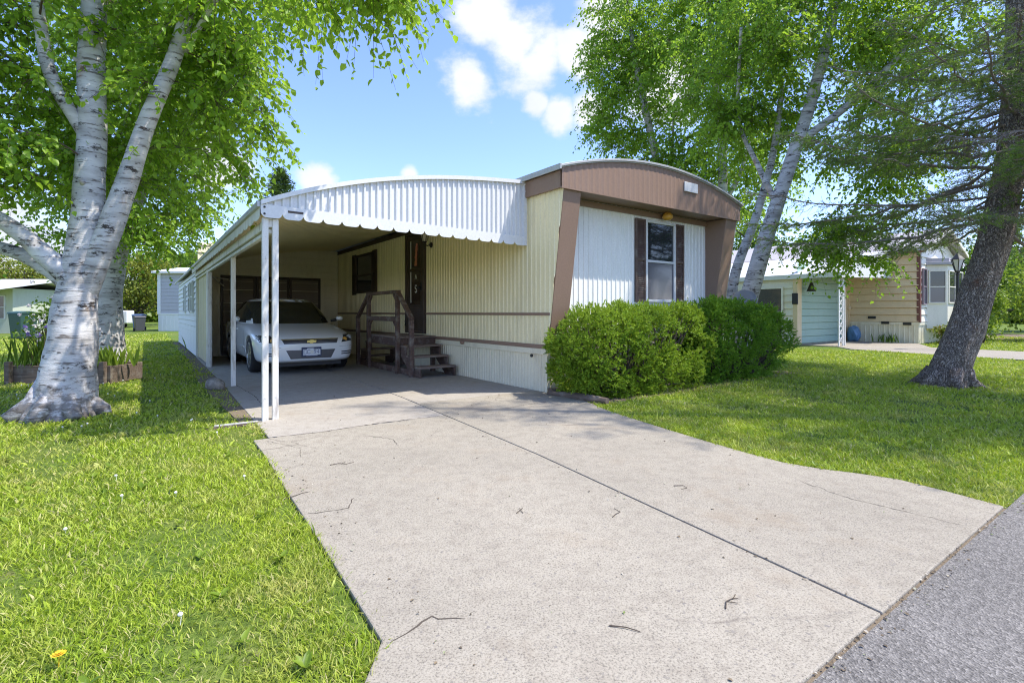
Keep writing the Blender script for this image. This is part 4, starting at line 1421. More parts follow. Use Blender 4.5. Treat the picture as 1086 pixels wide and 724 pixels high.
# wheels
def wheel(x, y, sg):
    g = MB()
    w2 = 0.11
    prof = [(0.235, -w2 * 0.85), (0.27, -w2), (0.305, -w2 * 0.95), (0.328, -w2 * 0.75), (0.333, -w2 * 0.3), (0.333, w2 * 0.3), (0.328, w2 * 0.75), (0.305, w2 * 0.95), (0.27, w2), (0.235, w2 * 0.85)]
    g.lathe(prof, 40, (0, 0, 0), 'x')
    t = thing_part('wheel', g, M['rubber'])
    t.location = (x, y, 0.333)
    g = MB()
    o = sg * w2
    g.lathe([(0.238, o * 0.8), (0.238, o * 0.95), (0.222, o * 0.97), (0.21, o * 0.55), (0.205, o * 0.5)], 40, (0, 0, 0), 'x')
    g.lathe([(0.05, o * 0.55), (0.055, o * 0.93), (0.03, o * 0.98)], 16, (0, 0, 0), 'x')
    for k in range(9):
        a = 2 * math.pi * k / 9
        g.bar((o * 0.86, 0.045 * math.cos(a), 0.045 * math.sin(a)), (o * 0.80, 0.222 * math.cos(a), 0.222 * math.sin(a)), 0.034, 0.02, up=(1, 0, 0))
    g.build('rim', M['rim'], t, smooth=False)
    g = MB(); g.lathe([(0.02, o * 0.42), (0.208, o * 0.44)], 24, (0, 0, 0), 'x'); g.build('brake_disc', M['car_dark'], t)
    return t
def thing_part(name, g, mat):
    o = g.build(name, mat, car, smooth=True)
    return o
for y in (0.98, 3.80):
    for sg in (-1, 1):
        wheel(sg * 0.80, y, sg)
for y in (0.98, 3.80):
    for sg in (-1, 1):
        g = MB(); g.lathe([(0.36, sg * 0.60), (0.36, sg * 0.62)], 24, (0, y, 0.34), 'x'); g.build('wheel_liner', M['car_dark'], car)
g = MB(); g.box(-0.62, 0.62, 0.25, 4.8, 0.14, 0.22); g.build('underbody', M['car_dark'], car)
for sg in (-1, 1):
    project('tail_light', [(sg * 0.42, 0.72), (sg * 0.80, 0.74), (sg * 0.80, 0.90), (sg * 0.42, 0.90)], plain('red_lens', (0.35, 0.02, 0.02), 0.2), car, 8, 4, 0.005, 'y', 1)
# ------------------------------------------------------------------ leaf materials
M['birch_leaf'] = leaf_mat('birch_leaf', [(0, (0.07, 0.17, 0.014)), (0.5, (0.13, 0.27, 0.02)), (1, (0.22, 0.36, 0.035))], trans=(0.48, 0.70, 0.05), tmix=0.52)
M['birch_leaf_far'] = leaf_mat('birch_leaf_far', [(0, (0.065, 0.16, 0.014)), (0.5, (0.12, 0.25, 0.02)), (1, (0.20, 0.34, 0.035))], trans=(0.46, 0.68, 0.05), tmix=0.52)
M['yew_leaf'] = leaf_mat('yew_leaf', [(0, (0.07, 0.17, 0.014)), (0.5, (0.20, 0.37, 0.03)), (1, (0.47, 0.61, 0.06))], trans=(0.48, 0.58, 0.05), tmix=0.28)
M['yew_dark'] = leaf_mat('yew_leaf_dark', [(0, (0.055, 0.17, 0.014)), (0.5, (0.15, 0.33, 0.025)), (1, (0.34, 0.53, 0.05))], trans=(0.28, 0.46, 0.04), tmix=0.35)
M['spruce_needle'] = leaf_mat('spruce_needle', [(0, (0.09, 0.15, 0.045)), (0.6, (0.16, 0.26, 0.055)), (1, (0.28, 0.42, 0.07))], trans=(0.28, 0.42, 0.05), tmix=0.3)
M['grass'] = leaf_mat('grass_blade', [(0, (0.18, 0.29, 0.018)), (0.45, (0.30, 0.42, 0.03)), (0.80, (0.42, 0.51, 0.06)), (0.90, (0.48, 0.46, 0.16)), (1, (0.58, 0.50, 0.28))], trans=(0.48, 0.56, 0.035), tmix=0.33, rough=0.5, dry=(0.56, 0.49, 0.18))
M['yellow_leaf'] = leaf_mat('yellow_green_leaf', [(0, (0.10, 0.15, 0.02)), (0.5, (0.17, 0.22, 0.03)), (1, (0.27, 0.29, 0.05))], trans=(0.34, 0.36, 0.04))
M['lime_leaf'] = leaf_mat('lime_leaf', [(0, (0.09, 0.17, 0.015)), (0.5, (0.16, 0.26, 0.025)), (1, (0.24, 0.34, 0.04))], trans=(0.32, 0.42, 0.04))
M['mid_leaf'] = leaf_mat('mid_green_leaf', [(0, (0.04, 0.09, 0.015)), (0.5, (0.07, 0.14, 0.02)), (1, (0.12, 0.20, 0.03))])
M['dark_conifer'] = leaf_mat('dark_conifer', [(0, (0.02, 0.045, 0.02)), (1, (0.05, 0.09, 0.035))], tmix=0.1)

def rel(pts, loc):
    return [(p[0] - loc[0], p[1] - loc[1], p[2] - loc[2], p[3]) for p in pts]
def rele(envs, loc):
    return [(e[0] - loc[0], e[1] - loc[1], e[2] - loc[2], e[3], e[4], e[5]) for e in envs]

# ---- big birch on the left lawn (depth 5.7 m)
L = (-5.0, 5.75, 0.0)
trunk = [(-5.08, 5.75, -0.1, 0.40), (-5.05, 5.75, 0.08, 0.345), (-5.0, 5.75, 0.3, 0.275), (-4.97, 5.77, 0.7, 0.240), (-4.95, 5.8, 1.15, 0.212), (-4.91, 5.82, 1.6, 0.178), (-4.86, 5.85, 2.1, 0.165), (-4.84, 5.87, 2.6, 0.148), (-4.84, 5.9, 3.3, 0.14), (-4.88, 5.95, 4.2, 0.13), (-4.85, 6.0, 5.5, 0.11), (-4.8, 6.0, 7.2, 0.07), (-4.8, 6.0, 9.2, 0.03)]
l1 = [(-4.90, 5.82, 1.30, 0.13), (-4.76, 5.83, 1.65, 0.128), (-4.60, 5.85, 2.1, 0.125), (-4.45, 5.88, 2.57, 0.112), (-4.22, 5.9, 3.3, 0.092), (-3.9, 5.95, 4.2, 0.078), (-3.65, 6.0, 5.3, 0.06), (-3.4, 6.0, 6.8, 0.03)]
l2 = [(-4.88, 5.78, 1.45, 0.13), (-5.15, 5.7, 1.75, 0.105), (-5.4, 5.65, 2.0, 0.09), (-5.75, 5.6, 2.25, 0.075), (-6.3, 5.5, 2.5, 0.06), (-7.0, 5.4, 3.2, 0.035)]
l3 = [(-4.9, 5.8, 1.38, 0.12), (-5.25, 5.85, 1.62, 0.09), (-5.6, 5.9, 1.8, 0.085), (-6.1, 6.0, 1.95, 0.065), (-7.0, 6.2, 2.3, 0.04)]
l4 = [(-4.79, 5.88, 3.0, 0.075), (-4.95, 5.8, 3.35, 0.07), (-5.12, 5.7, 3.75, 0.066), (-5.2, 5.65, 4.3, 0.06), (-5.3, 5.6, 5.4, 0.04)]
l5 = [(-3.84, 6.0, 4.2, 0.035), (-3.2, 5.7, 4.75, 0.028), (-2.5, 5.35, 4.85, 0.022), (-1.6, 5.0, 4.6, 0.014)]
env = [(-6.0, 5.6, 3.4, 1.3, 1.1, 1.25), (-4.3, 6.7, 3.6, 1.3, 0.7, 1.1), (-5.3, 6.7, 3.6, 1.0, 0.7, 1.2), (-3.55, 6.1, 4.0, 0.8, 0.9, 0.6), (-6.6, 5.6, 3.6, 1.3, 1.3, 1.5), (-4.8, 6.3, 5.6, 2.2, 2.0, 1.6), (-4.8, 6.2, 7.6, 1.8, 1.8, 1.6), (-3.6, 6.2, 4.9, 1.0, 1.2, 0.8), (-5.35, 5.3, 2.75, 0.4, 0.4, 0.4)]
ext = []
rr = np.random.default_rng(5)
for k in range(26):                                   # the branch that hangs out towards the driveway
    t = rr.random()
    ext.append((-2.4 + 1.5 * t + rr.normal() * 0.14, 5.35 - 0.35 * t + rr.normal() * 0.25, 4.62 - 0.12 * t + rr.normal() * 0.14))
ext = [(a - L[0], b - L[1], c) for a, b, c in ext]
broad_tree('birch_tree', 'big multi-stemmed white birch with a flared base on the left lawn', 'tree', L,
           [rel(x, L) for x in (trunk, l1, l2, l3, l4, l5)], rele(env, L), 520, 11, M['birch'], M['birch_leaf'], 0.082, 9, 0.46, 0.044, 0.55, 'birch trees', 6, ext)
rt_ = bpy.data.objects['birch_tree']
g = MB()
for k, a in enumerate((2.6, 3.3, 4.1, 4.9, 5.7, 0.3)):
    c, s = math.cos(a), math.sin(a); e = (0.46 if a < 3.5 else 0.36 if a < 4.5 else 0.27)
    g.tube([(-0.04 + 0.10 * c, 0.10 * s, 0.42), (-0.06 + 0.23 * c, 0.23 * s, 0.16), (-0.07 + 0.42 * c, 0.42 * s, 0.03), (-0.07 + e * c, e * s, -0.05)], [0.12, 0.105, 0.075, 0.035], 9, lump=0.08, rng=random)
g.build('roots', M['birch'], rt_, smooth=True)
# ---- second birch behind it
L = (-8.9, 11.2, 0.0)
trunk = [(-8.85, 11.2, -0.1, 0.48), (-8.87, 11.2, 0.15, 0.40), (-8.9, 11.2, 0.8, 0.33), (-8.85, 11.2, 1.8, 0.29), (-8.6, 11.2, 2.8, 0.24), (-8.2, 11.3, 4.2, 0.18), (-7.9, 11.4, 6.5, 0.12), (-7.7, 11.4, 9.0, 0.05)]
l1 = [(-8.8, 11.2, 2.0, 0.15), (-9.5, 11.3, 3.2, 0.12), (-10.2, 11.4, 4.8, 0.09), (-10.6, 11.4, 6.5, 0.05)]
env = [(-8.0, 11.4, 4.0, 1.6, 1.6, 1.5), (-7.7, 11.5, 5.3, 1.6, 1.6, 1.6), (-9.6, 11.2, 4.2, 1.8, 1.6, 1.9), (-8.5, 11.5, 7.2, 2.6, 2.4, 2.2), (-7.9, 11.4, 3.1, 0.6, 0.8, 0.6)]
broad_tree('birch_tree', 'smaller white birch standing behind the big left one near the grey home', 'tree', L, [rel(x, L) for x in (trunk, l1)], rele(env, L), 360, 12, M['birch'], M['birch_leaf_far'], 0.095, 10, 0.6, 0.062, 0.6, 'birch trees')
# ---- birches right of the home
L = (5.25, 11.6, 0.0)
trunk = [(5.1, 11.6, -0.1, 0.30), (5.15, 11.6, 0.3, 0.25), (5.3, 11.6, 1.2, 0.205), (5.62, 11.6, 2.4, 0.18), (6.0, 11.6, 3.6, 0.155), (6.4, 11.6, 4.8, 0.14), (6.85, 11.6, 6.2, 0.12), (7.3, 11.6, 8.0, 0.10), (7.6, 11.6, 10.0, 0.05)]
l1 = [(5.2, 11.8, 0.6, 0.15), (5.15, 12.0, 1.5, 0.125), (5.35, 12.1, 2.3, 0.11), (5.8, 12.2, 3.4, 0.095), (6.3, 12.4, 4.9, 0.08), (6.6, 12.5, 6.6, 0.06)]
l2 = [(6.0, 11.6, 3.6, 0.07), (5.7, 11.9, 4.6, 0.06), (5.4, 12.2, 5.8, 0.045), (5.1, 11.4, 7.5, 0.03)]
l3 = [(6.5, 11.6, 5.0, 0.09), (7.5, 11.3, 5.8, 0.075), (8.6, 11.0, 7.0, 0.05), (9.4, 10.8, 8.4, 0.03)]
env = [(6.6, 12.9, 5.6, 1.9, 1.0, 1.4), (8.2, 11.6, 6.0, 1.6, 1.5, 1.6), (8.3, 11.0, 4.3, 1.4, 1.2, 0.8), (7.5, 11.0, 3.3, 0.9, 0.8, 0.5), (6.0, 12.0, 7.3, 2.4, 2.0, 1.6), (8.6, 11.2, 7.8, 2.2, 2.0, 1.6), (7.2, 11.5, 9.4, 2.4, 2.2, 1.6), (5.0, 12.4, 3.4, 0.6, 0.6, 0.6), (4.9, 12.2, 5.8, 0.9, 0.9, 1.1)]
hang = [(7.0 + rr.normal() * 0.55, 10.8 + rr.normal() * 0.5, 2.55 + rr.normal() * 0.22) for _ in range(22)]
hang = [(a - L[0], b - L[1], c) for a, b, c in hang]
broad_tree('birch_tree', 'twin-stemmed white birch leaning right behind the yew at the home corner', 'tree', L, [rel(x, L) for x in (trunk, l1, l2, l3)], rele(env, L), 520, 13, M['birch'], M['birch_leaf_far'], 0.088, 10, 0.55, 0.056, 0.65, 'birch trees', 4, hang)
L = (6.6, 16.4, 0.0)
trunk = [(6.6, 16.4, -0.1, 0.24), (6.6, 16.4, 1.5, 0.2), (6.62, 16.4, 3.6, 0.17), (6.75, 16.4, 5.2, 0.145), (6.7, 16.4, 7.0, 0.12), (6.45, 16.4, 9.0, 0.09), (6.3, 16.4, 11.5, 0.04)]
l1 = [(6.65, 16.4, 4.4, 0.08), (7.3, 16.4, 5.6, 0.07), (7.9, 16.5, 7.4, 0.04)]
env = [(6.2, 17.4, 6.4, 2.0, 1.2, 1.9), (7.6, 16.9, 6.0, 1.8, 1.4, 1.7), (6.4, 16.4, 9.2, 2.5, 2.2, 2.0), (6.8, 16.2, 11.3, 2.0, 2.0, 1.5), (7.0, 16.2, 4.4, 1.2, 1.2, 0.8)]
broad_tree('birch_tree', 'slim upright birch behind the roof, nearest to the leaning twin birch', 'tree', L, [rel(x, L) for x in (trunk, l1)], rele(env, L), 330, 14, M['birch'], M['birch_leaf_far'], 0.11, 10, 0.62, 0.07, 0.65, 'birch trees')
L = (5.3, 17.8, 0.0)
trunk = [(5.5, 17.8, -0.1, 0.2), (5.3, 17.8, 2.5, 0.17), (5.15, 17.8, 4.8, 0.15), (5.0, 17.8, 6.5, 0.13), (4.55, 17.8, 8.6, 0.11), (4.2, 17.8, 10.5, 0.08), (4.0, 17.8, 12.6, 0.03)]
l1 = [(5.1, 17.8, 5.2, 0.06), (5.5, 17.7, 6.6, 0.05), (5.6, 17.7, 8.2, 0.03)]
env = [(4.4, 18.6, 7.4, 1.7, 1.1, 2.0), (3.8, 18.0, 9.3, 1.6, 1.4, 1.8), (4.6, 17.8, 11.5, 2.0, 2.0, 2.0), (4.9, 17.6, 5.9, 1.2, 1.2, 0.9), (3.2, 17.6, 7.6, 0.7, 0.8, 0.7)]
broad_tree('birch_tree', 'slender birch behind the brown fascia, its crown edge against the open sky', 'tree', L, [rel(x, L) for x in (trunk, l1)], rele(env, L), 320, 15, M['birch'], M['birch_leaf_far'], 0.11, 10, 0.62, 0.07, 0.65, 'birch trees')

# ---- spruce on the right lawn
def spruce():
    rng = np.random.default_rng(21)
    L = np.array((7.0, 8.2, 0.0))
    root = thing('spruce_tree', 'old spruce with a leaning dark trunk and bare lower branches on the right lawn', 'tree', tuple(L))
    T = smooth_path([(-0.06, 0, -0.1, 0.34), (-0.03, 0, 0.05, 0.30), (0.06, 0, 0.35, 0.255), (0.30, 0, 1.0, 0.235), (0.55, 0, 1.75, 0.222), (0.80, 0, 2.6, 0.212), (0.98, 0, 3.6, 0.19), (1.08, 0, 4.8, 0.17), (1.12, 0, 6.5, 0.15), (1.14, 0, 9.0, 0.09), (1.14, 0, 11.0, 0.05), (1.14, 0, 13.0, 0.02)], 6)
    g = MB(); g.tube([tuple(p[:3]) for p in T], [float(p[3]) for p in T], 20, lump=0.09, rng=random)
    for k, a in enumerate((0.2, 1.4, 2.5, 3.3, 4.4, 5.4)):
        c, s = math.cos(a), math.sin(a)
        g.tube([(0.0 + 0.2 * c, 0.2 * s, 0.22), (0.30 * c - 0.05, 0.30 * s, 0.07), (0.48 * c - 0.05, 0.48 * s, -0.04)], [0.12, 0.09, 0.04], 8)
    g.build('trunk', M['spruce_bark'], root, smooth=True)
    tz = np.array([p[2] for p in T]); tx = np.array([p[0] for p in T]); tr = np.array([p[3] for p in T])
    bm_, tw = MB(), MB()
    np_, na, ns, nl, nw = [], [], [], [], []
    zs = list(np.linspace(2.55, 5.4, 54)) + list(np.linspace(5.45, 12.8, 50))
    for i, z in enumerate(zs):
        az = i * 2.399 + rng.random() * 0.5
        frac = (z - 2.3) / 11.0
        Lb = (3.9 - 3.4 * min(1, frac * 1.15)) * (0.75 + 0.4 * rng.random())
        x0 = float(np.interp(z, tz, tx)); r0 = float(np.interp(z, tz, tr))
        d = np.array([math.cos(az), math.sin(az), 0])
        nb = 14
        q = np.linspace(0, 1, nb)
        rise = 0.12 * rng.normal()
        pts = np.array([x0, 0, z]) + d * (q[:, None] * Lb) + np.outer(q * rise * Lb - 0.16 * Lb * np.sin(q * 2.2) * 0.5 + 0.05 * Lb * q ** 3, [0, 0, 1])
        pts[1:] += rng.normal(size=(nb - 1, 3)) * 0.02
        rb = max(0.010, 0.030 - 0.018 * frac) * (0.7 + 0.5 * rng.random())
        bm_.tube([tuple(p) for p in pts], list(np.linspace(rb, 0.006, nb)), 6)
        dead = z < 3.2 and rng.random() < 0.25
        m = int(Lb / (0.055 if z < 6 else 0.09))
        for k in range(m):
            s = 0.05 + 0.95 * (k + rng.random()) / m
            j = min(nb - 2, int(s * (nb - 1)))
            b = pts[j] + (pts[j + 1] - pts[j]) * (s * (nb - 1) - j)
            sd = np.array([-d[1], d[0], 0]) * (1 if k % 2 else -1)
            tdv = unit(d * (0.55 + 0.2 * rng.random()) + sd * 0.85 + np.array([0, 0, -0.12 + 0.28 * rng.normal()]))
            tl = (0.20 + 0.42 * (1 - s)) * (0.5 + 0.8 * rng.random()) * (1 - 0.3 * frac)
            q3 = np.linspace(0, 1, 4)[:, None]
            tp = b + tdv * q3 * tl + np.array([0, 0, -0.18 * tl]) * q3 ** 2 + rng.normal(size=(4, 3)) * 0.03 * q3
            tw.tube([tuple(p) for p in tp], [0.006, 0.005, 0.004, 0.002], 3)
            subs = [(b, tdv, tl, 0.25)]
            for e in range(4 if tl > 0.25 else 2):
                t0 = 0.25 + 0.6 * rng.random()
                bb = b + tdv * t0 * tl
                dv2 = unit(tdv * 0.7 + rng.normal(size=3) * 0.6 + np.array([0, 0, -0.2]))
                l2 = tl * (0.3 + 0.3 * rng.random())
                tw.tube([tuple(bb), tuple(bb + dv2 * l2)], [0.0035, 0.0015], 3)
                subs.append((bb, dv2, l2, 0.0))
            if dead: continue
            gq = np.clip((s - 0.15) / 0.3, 0, 1) * (0.6 if z < 2.8 else 1) * (0.75 + 0.5 * rng.random())
            for (bb, dv2, l2, st) in subs:
                cnt = int(l2 * (230 if z < 6 else 130) * gq)
                if cnt < 3: continue
                ss = (st + (1 - st) * rng.random(cnt))[:, None]
                pp = bb + dv2 * ss * l2 + np.array([0, 0, -0.18 * l2]) * ss ** 2 * (1 if st else 0)
                rv = rng.normal(size=(cnt, 3))
                rv = unit(rv - dv2 * (rv @ dv2)[:, None])
                np_.append(pp); na.append(rv * 0.85 + dv2 * 0.75 + np.array([0, 0, 0.2])); ns.append(np.cross(rv, dv2)); 
                nl.append((0.024 + 0.018 * rng.random(cnt)) * (1 if z < 6 else 1.5)); nw.append((0.005 + 0.003 * rng.random(cnt)) * (1 if z < 6 else 1.6))
    bm_.build('branches', M['twig_grey'], root, smooth=True)
    tw.build('twigs', M['twig_grey'], root)
    v, f = blades_arrays(np.concatenate(np_), np.concatenate(na), np.concatenate(ns), np.concatenate(nl), np.concatenate(nw))
    raw_mesh('crown', v, f, M['spruce_needle'], root)
    print('spruce needles', len(f))
    return root
M['twig_grey'] = plain('grey_twig', (0.24, 0.20, 0.17), 0.85)
sp1 = spruce()
sp1['group'] = 'spruces on the right lawn'
# a second, taller spruce just beyond the right edge of the view: it shades the lawn and the drive
sp2 = copy_tree(sp1)
sp2.location = (9.3, 5.3, 0.0); sp2.rotation_euler = (0, 0, R(200)); sp2.scale = (0.82, 0.82, 1.38)
sp2['label'] = 'taller spruce near the street, mostly outside the right edge of the view'

# ---- clipped yews under the front window
def yew(label, x0, x1, y0, y1, top, seed, mat, n):
    rng = np.random.default_rng(seed)
    cx, cy = (x0 + x1) / 2, (y0 + y1) / 2
    root = thing('yew_shrub', label, 'shrub', W(cx, cy), ROT, 'yew shrubs along the front of the home')
    rx, ry = (x1 - x0) / 2, (y1 - y0) / 2
    lump = rng.normal(size=(9, 3)); ph = rng.random(9) * 6
    def shape(d):
        """superellipsoid shell with lumps, d unit vectors; returns points with z from 0"""
        e = 4.5
        k = (np.abs(d[:, 0]) ** e + np.abs(d[:, 1]) ** e + np.abs(d[:, 2]) ** e) ** (-1 / e)
        wob = np.ones(len(d))
        for i in range(9):
            wob += 0.028 * np.sin(d @ lump[i] * 7.5 + ph[i])
        p = d * (k * wob)[:, None]
        z = (p[:, 2] * 0.5 + 0.5)
        narrow = 0.80 + 0.20 * np.clip(z / 0.45, 0, 1)
        return np.stack([p[:, 0] * rx * narrow, p[:, 1] * ry * narrow, z * top], axis=1)
    # inner twig mass
    g = MB()
    for i in range(150):
        d = unit(rng.normal(size=(1, 3))); p = shape(d)[0] * np.array([0.93, 0.93, 0.95])
        b = np.array([p[0] * 0.45 + rng.normal() * 0.15, p[1] * 0.3, 0.02])
        m = (b + p) / 2 + rng.normal(size=3) * 0.05
        g.tube([tuple(b), tuple(m), tuple(p)], [0.02, 0.013, 0.005], 5)
    g.build('stem', M['dark_bark'], root)
    nt_ = n // 34
    tc_ = shape(unit(rng.normal(size=(nt_, 3)) * np.array([1, 1, 1.1])))
    tr_ = 0.07 + 0.09 * rng.random(nt_)
    ctr = np.array([0, 0, top * 0.5])
    to_ = unit((tc_ - ctr) / np.array([rx, ry, top * 0.5]))
    k_ = rng.integers(0, nt_, n)
    off_ = unit(rng.normal(size=(n, 3)) + to_[k_] * 1.0)
    p = tc_[k_] + off_ * tr_[k_][:, None] - to_[k_] * 0.05
    depth = np.where(rng.random(n) < 0.8, 0.0, 0.06 + rng.random(n) * 0.22)
    ctr = np.array([0, 0, top * 0.5])
    q = ctr + (p - ctr) * (1 - depth)[:, None] + rng.normal(size=(n, 3)) * 0.02
    q[:, 2] = np.maximum(q[:, 2], 0.04)
    out = off_
    ax = unit(out * 0.9 + np.array([0, 0, 0.4]) + rng.normal(size=(n, 3)) * 0.5)
    per = 24
    pos = np.repeat(q, per, axis=0); A = np.repeat(ax, per, axis=0)
    t = np.tile(np.linspace(0, 1, per), n)
    ln = np.repeat(0.035 + 0.045 * rng.random(n), per)
    rv = rng.normal(size=(n * per, 3)); rv = unit(rv - A * np.sum(rv * A, axis=1, keepdims=True))
    pos = pos + A * (t * ln)[:, None]
    na = rv * (1.0 - 0.55 * t)[:, None] + A * (0.55 + 0.7 * t)[:, None]
    v, f = blades_arrays(pos, na, np.cross(A, rv), (0.024 + 0.010 * rng.random(n * per)) * (1 - 0.3 * t), 0.0095 + 0.004 * rng.random(n * per))
    raw_mesh('foliage', v, f, mat, root)
    print('yew', len(f))
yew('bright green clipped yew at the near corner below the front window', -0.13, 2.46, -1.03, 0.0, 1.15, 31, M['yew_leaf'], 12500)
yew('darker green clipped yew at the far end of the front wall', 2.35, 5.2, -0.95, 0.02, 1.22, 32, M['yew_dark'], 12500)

# ---- grass
def in_poly(px, py, poly):
    inside = np.zeros(len(px), bool)
    n = len(poly)
    for i in range(n):
        x0, y0 = poly[i]; x1, y1 = poly[(i + 1) % n]
        c = ((y0 > py) != (y1 > py)) & (px < (x1 - x0) * (py - y0) / (y1 - y0 + 1e-12) + x0)
        inside ^= c
    return inside
def grass(name, label, seed, D0, ang0, ang1, rmax, r0=2.6):
    rng = np.random.default_rng(seed)
    tot = D0 * (ang1 - ang0) * (0.5 * r0 * r0 + r0 * r0 * math.log(rmax / r0))
    n = int(tot)
    # density is even up to r0 from the edge of the street and thins out with distance
    u = rng.random(n) * (0.5 + math.log(rmax / r0))
    r = np.where(u < 0.5, np.sqrt(u * 2) * r0, r0 * np.exp(np.maximum(u - 0.5, 0)))
    a = ang0 + (ang1 - ang0) * rng.random(n)
    X, Y = r * np.sin(a), r * np.cos(a)
    x, y = to_home(X, Y)
    # crisp edges get a ragged fringe
    jit = 0.012 + 0.02 * (np.sin(y * 3.1) > 0.2)
    jx, jy = x + rng.normal(size=n) * jit, y + rng.normal(size=n) * jit
    ok = (y > -4.86 + rng.normal(size=n) * 0.02) & ~((y < -4.75) & (x > -4.72) & (x < -0.53)) & ~in_poly(jx, jy, DRIVE) & ~in_poly(jx, jy, ND)
    ok &= ~((x > -3.80 + 0.06 * np.sin(y * 5) + 0.08 * rng.normal(size=n)) & (x < 4.4) & (y > 0.1))
    ok &= ~((x > -5.0) & (x < -3.6) & (y > 0.2) & (y < 0.34))
    ok &= ~((x > 12.5) & (x < 20) & (y > 0.8))
    dist_birch = np.hypot(X + 5.05, Y - 5.75)
    ok &= (dist_birch > 0.34 + 0.2 * rng.random(n))
    # thin, worn patches
    wear = np.sin(X * 2.3 + 1.1 * np.sin(Y * 1.7)) * np.sin(Y * 2.9 + 1.3 * np.sin(X * 2.1)) + 0.5 * np.sin(X * 7.1 + Y * 5.3)
    ok &= ~((wear > 0.62) & (rng.random(n) < 0.6))
    edge = in_poly(x + 0.07, y, DRIVE) != in_poly(x - 0.05, y, DRIVE)
    X, Y, r, wear, edge = X[ok], Y[ok], r[ok], wear[ok], edge[ok]
    n = len(X)
    sc = np.maximum(1, r / r0)
    h = (0.018 + 0.024 * rng.random(n)) * (1 - 0.25 * np.clip(wear, 0, 1)) * sc ** 0.30
    h = np.where(edge, h * 1.45, h)
    tall = rng.random(n) < 0.02
    h = np.where(tall, h * 1.7, h)
    wd = (0.0023 + 0.0018 * rng.random(n)) * sc ** 0.95
    wide = rng.random(n) < 0.04
    wd = np.where(wide, wd * 2.6, wd)
    az = rng.random(n) * 2 * math.pi
    lean = 0.25 + 0.9 * rng.random(n) ** 1.3
    ax = np.stack([np.cos(az) * lean, np.sin(az) * lean, np.ones(n)], axis=1)
    az2 = rng.random(n) * 2 * math.pi
    sd = np.stack([np.cos(az2), np.sin(az2), np.zeros(n)], axis=1)
    a1 = unit(ax)
    s1 = unit(sd - a1 * np.sum(sd * a1, axis=1, keepdims=True))
    p0 = np.stack([X, Y, np.full(n, -0.012)], axis=1)
    a2 = unit(a1 + np.stack([np.cos(az), np.sin(az), np.full(n, -0.35)], axis=1) * (0.35 + 0.4 * rng.random(n))[:, None])
    p1 = p0 + a1 * (h * 0.6)[:, None]
    p2 = p1 + a2 * (h * 0.55)[:, None]
    w = wd[:, None]
    V = np.stack([p0 - s1 * w * 0.45, p0 + s1 * w * 0.45, p1 + s1 * w * 0.5, p1 - s1 * w * 0.5, p2 + s1 * w * 0.08, p2 - s1 * w * 0.08], axis=1).reshape(-1, 3)
    b = (np.arange(n) * 6)[:, None]
    F = np.concatenate([b + np.array([[0, 1, 2, 3]]), b + np.array([[3, 2, 4, 5]])], axis=1).reshape(-1, 4)
    o = raw_mesh(name, V, F, M['grass'])
    print(name, n)
    return tag(o, label, 'grass', kind='stuff')
grass('grass', 'sunlit mown grass of the left lawn, dotted with clover', 41, GD, R(-64), R(-6), 34)
grass('grass', 'shadow-dappled mown grass of the right lawn in front of the yews', 42, GD, R(4), R(62), 34, 3.0)

def broadleaf_weeds():
    rng = np.random.default_rng(43)
    pos, ax, nr, sz = [], [], [], []
    for i in range(260):
        if rng.random() < 0.6: X, Y = -rng.random() * 6.5 - 0.2, 1.2 + rng.random() * 5
        else: X, Y = 1.0 + rng.random() * 7, 3.6 + rng.random() * 6
        x, y = to_home(X, Y)
        if (y < -4.75) or in_poly(np.array([x]), np.array([y]), DRIVE)[0] or (-4.1 < x < 4.4 and y > 0): continue
        m = rng.integers(4, 9)
        for k in range(m):
            a = rng.random() * 6.28
            pos.append((X, Y, 0.005)); ax.append((math.cos(a), math.sin(a), 0.35 + 0.5 * rng.random())); nr.append((-0.3 * math.cos(a), -0.3 * math.sin(a), 1)); sz.append(0.025 + 0.035 * rng.random())
    v, f = leaves_arrays(np.array(pos), np.array(ax), np.array(nr), np.array(sz), 0.5, 0.08)
    tag(raw_mesh('weeds', v, f, M['lime_leaf']), 'small broad-leaved weeds scattered through the lawns', 'weeds', kind='stuff')
broadleaf_weeds()
def clover():
    rng = np.random.default_rng(44)
    g = MB()
    c = 0
    while c < 90:
        X, Y = -rng.random() * 9 - 0.3, 1.6 + rng.random() ** 0.7 * 9
        x, y = to_home(X, Y)
        if x > -4.1 or y < -4.7: continue
        h = 0.035 + 0.02 * rng.random()
        h -= 0.012
        g.lathe([(0.004, h - 0.005), (0.009, h), (0.009, h + 0.005), (0.004, h + 0.010)], 7, (X, Y, 0))
        g.tube([(X, Y, 0), (X + 0.004, Y, h)], [0.0015, 0.0015], 3)
        c += 1
    tag(g.build('clover_flowers', M['clover']), 'tiny white clover flowers scattered over the left lawn', 'clover', kind='stuff')
M['clover'] = plain('clover_white', (0.75, 0.74, 0.68), 0.8)
clover()
g = MB()
for k in range(3):
    for i in range(14):
        a = 2 * math.pi * i / 14 + k * 0.2
        r = 0.022 - 0.006 * k
        g.add([(0, 0, 0.05 + 0.003 * k), (r * math.cos(a - 0.2), r * math.sin(a - 0.2), 0.054 + 0.003 * k), (r * 1.2 * math.cos(a), r * 1.2 * math.sin(a), 0.055 + 0.004 * k), (r * math.cos(a + 0.2), r * math.sin(a + 0.2), 0.054 + 0.003 * k)], [(0, 1, 2, 3)])
g.tube([(0, 0, 0), (0.002, 0, 0.052)], [0.002, 0.002], 5)
o = g.build('dandelion', plain('dandelion_yellow', (0.75, 0.48, 0.02), 0.7)); o.location = (-1.47, 1.66, 0.0); o.scale = (0.8, 0.8, 0.85)
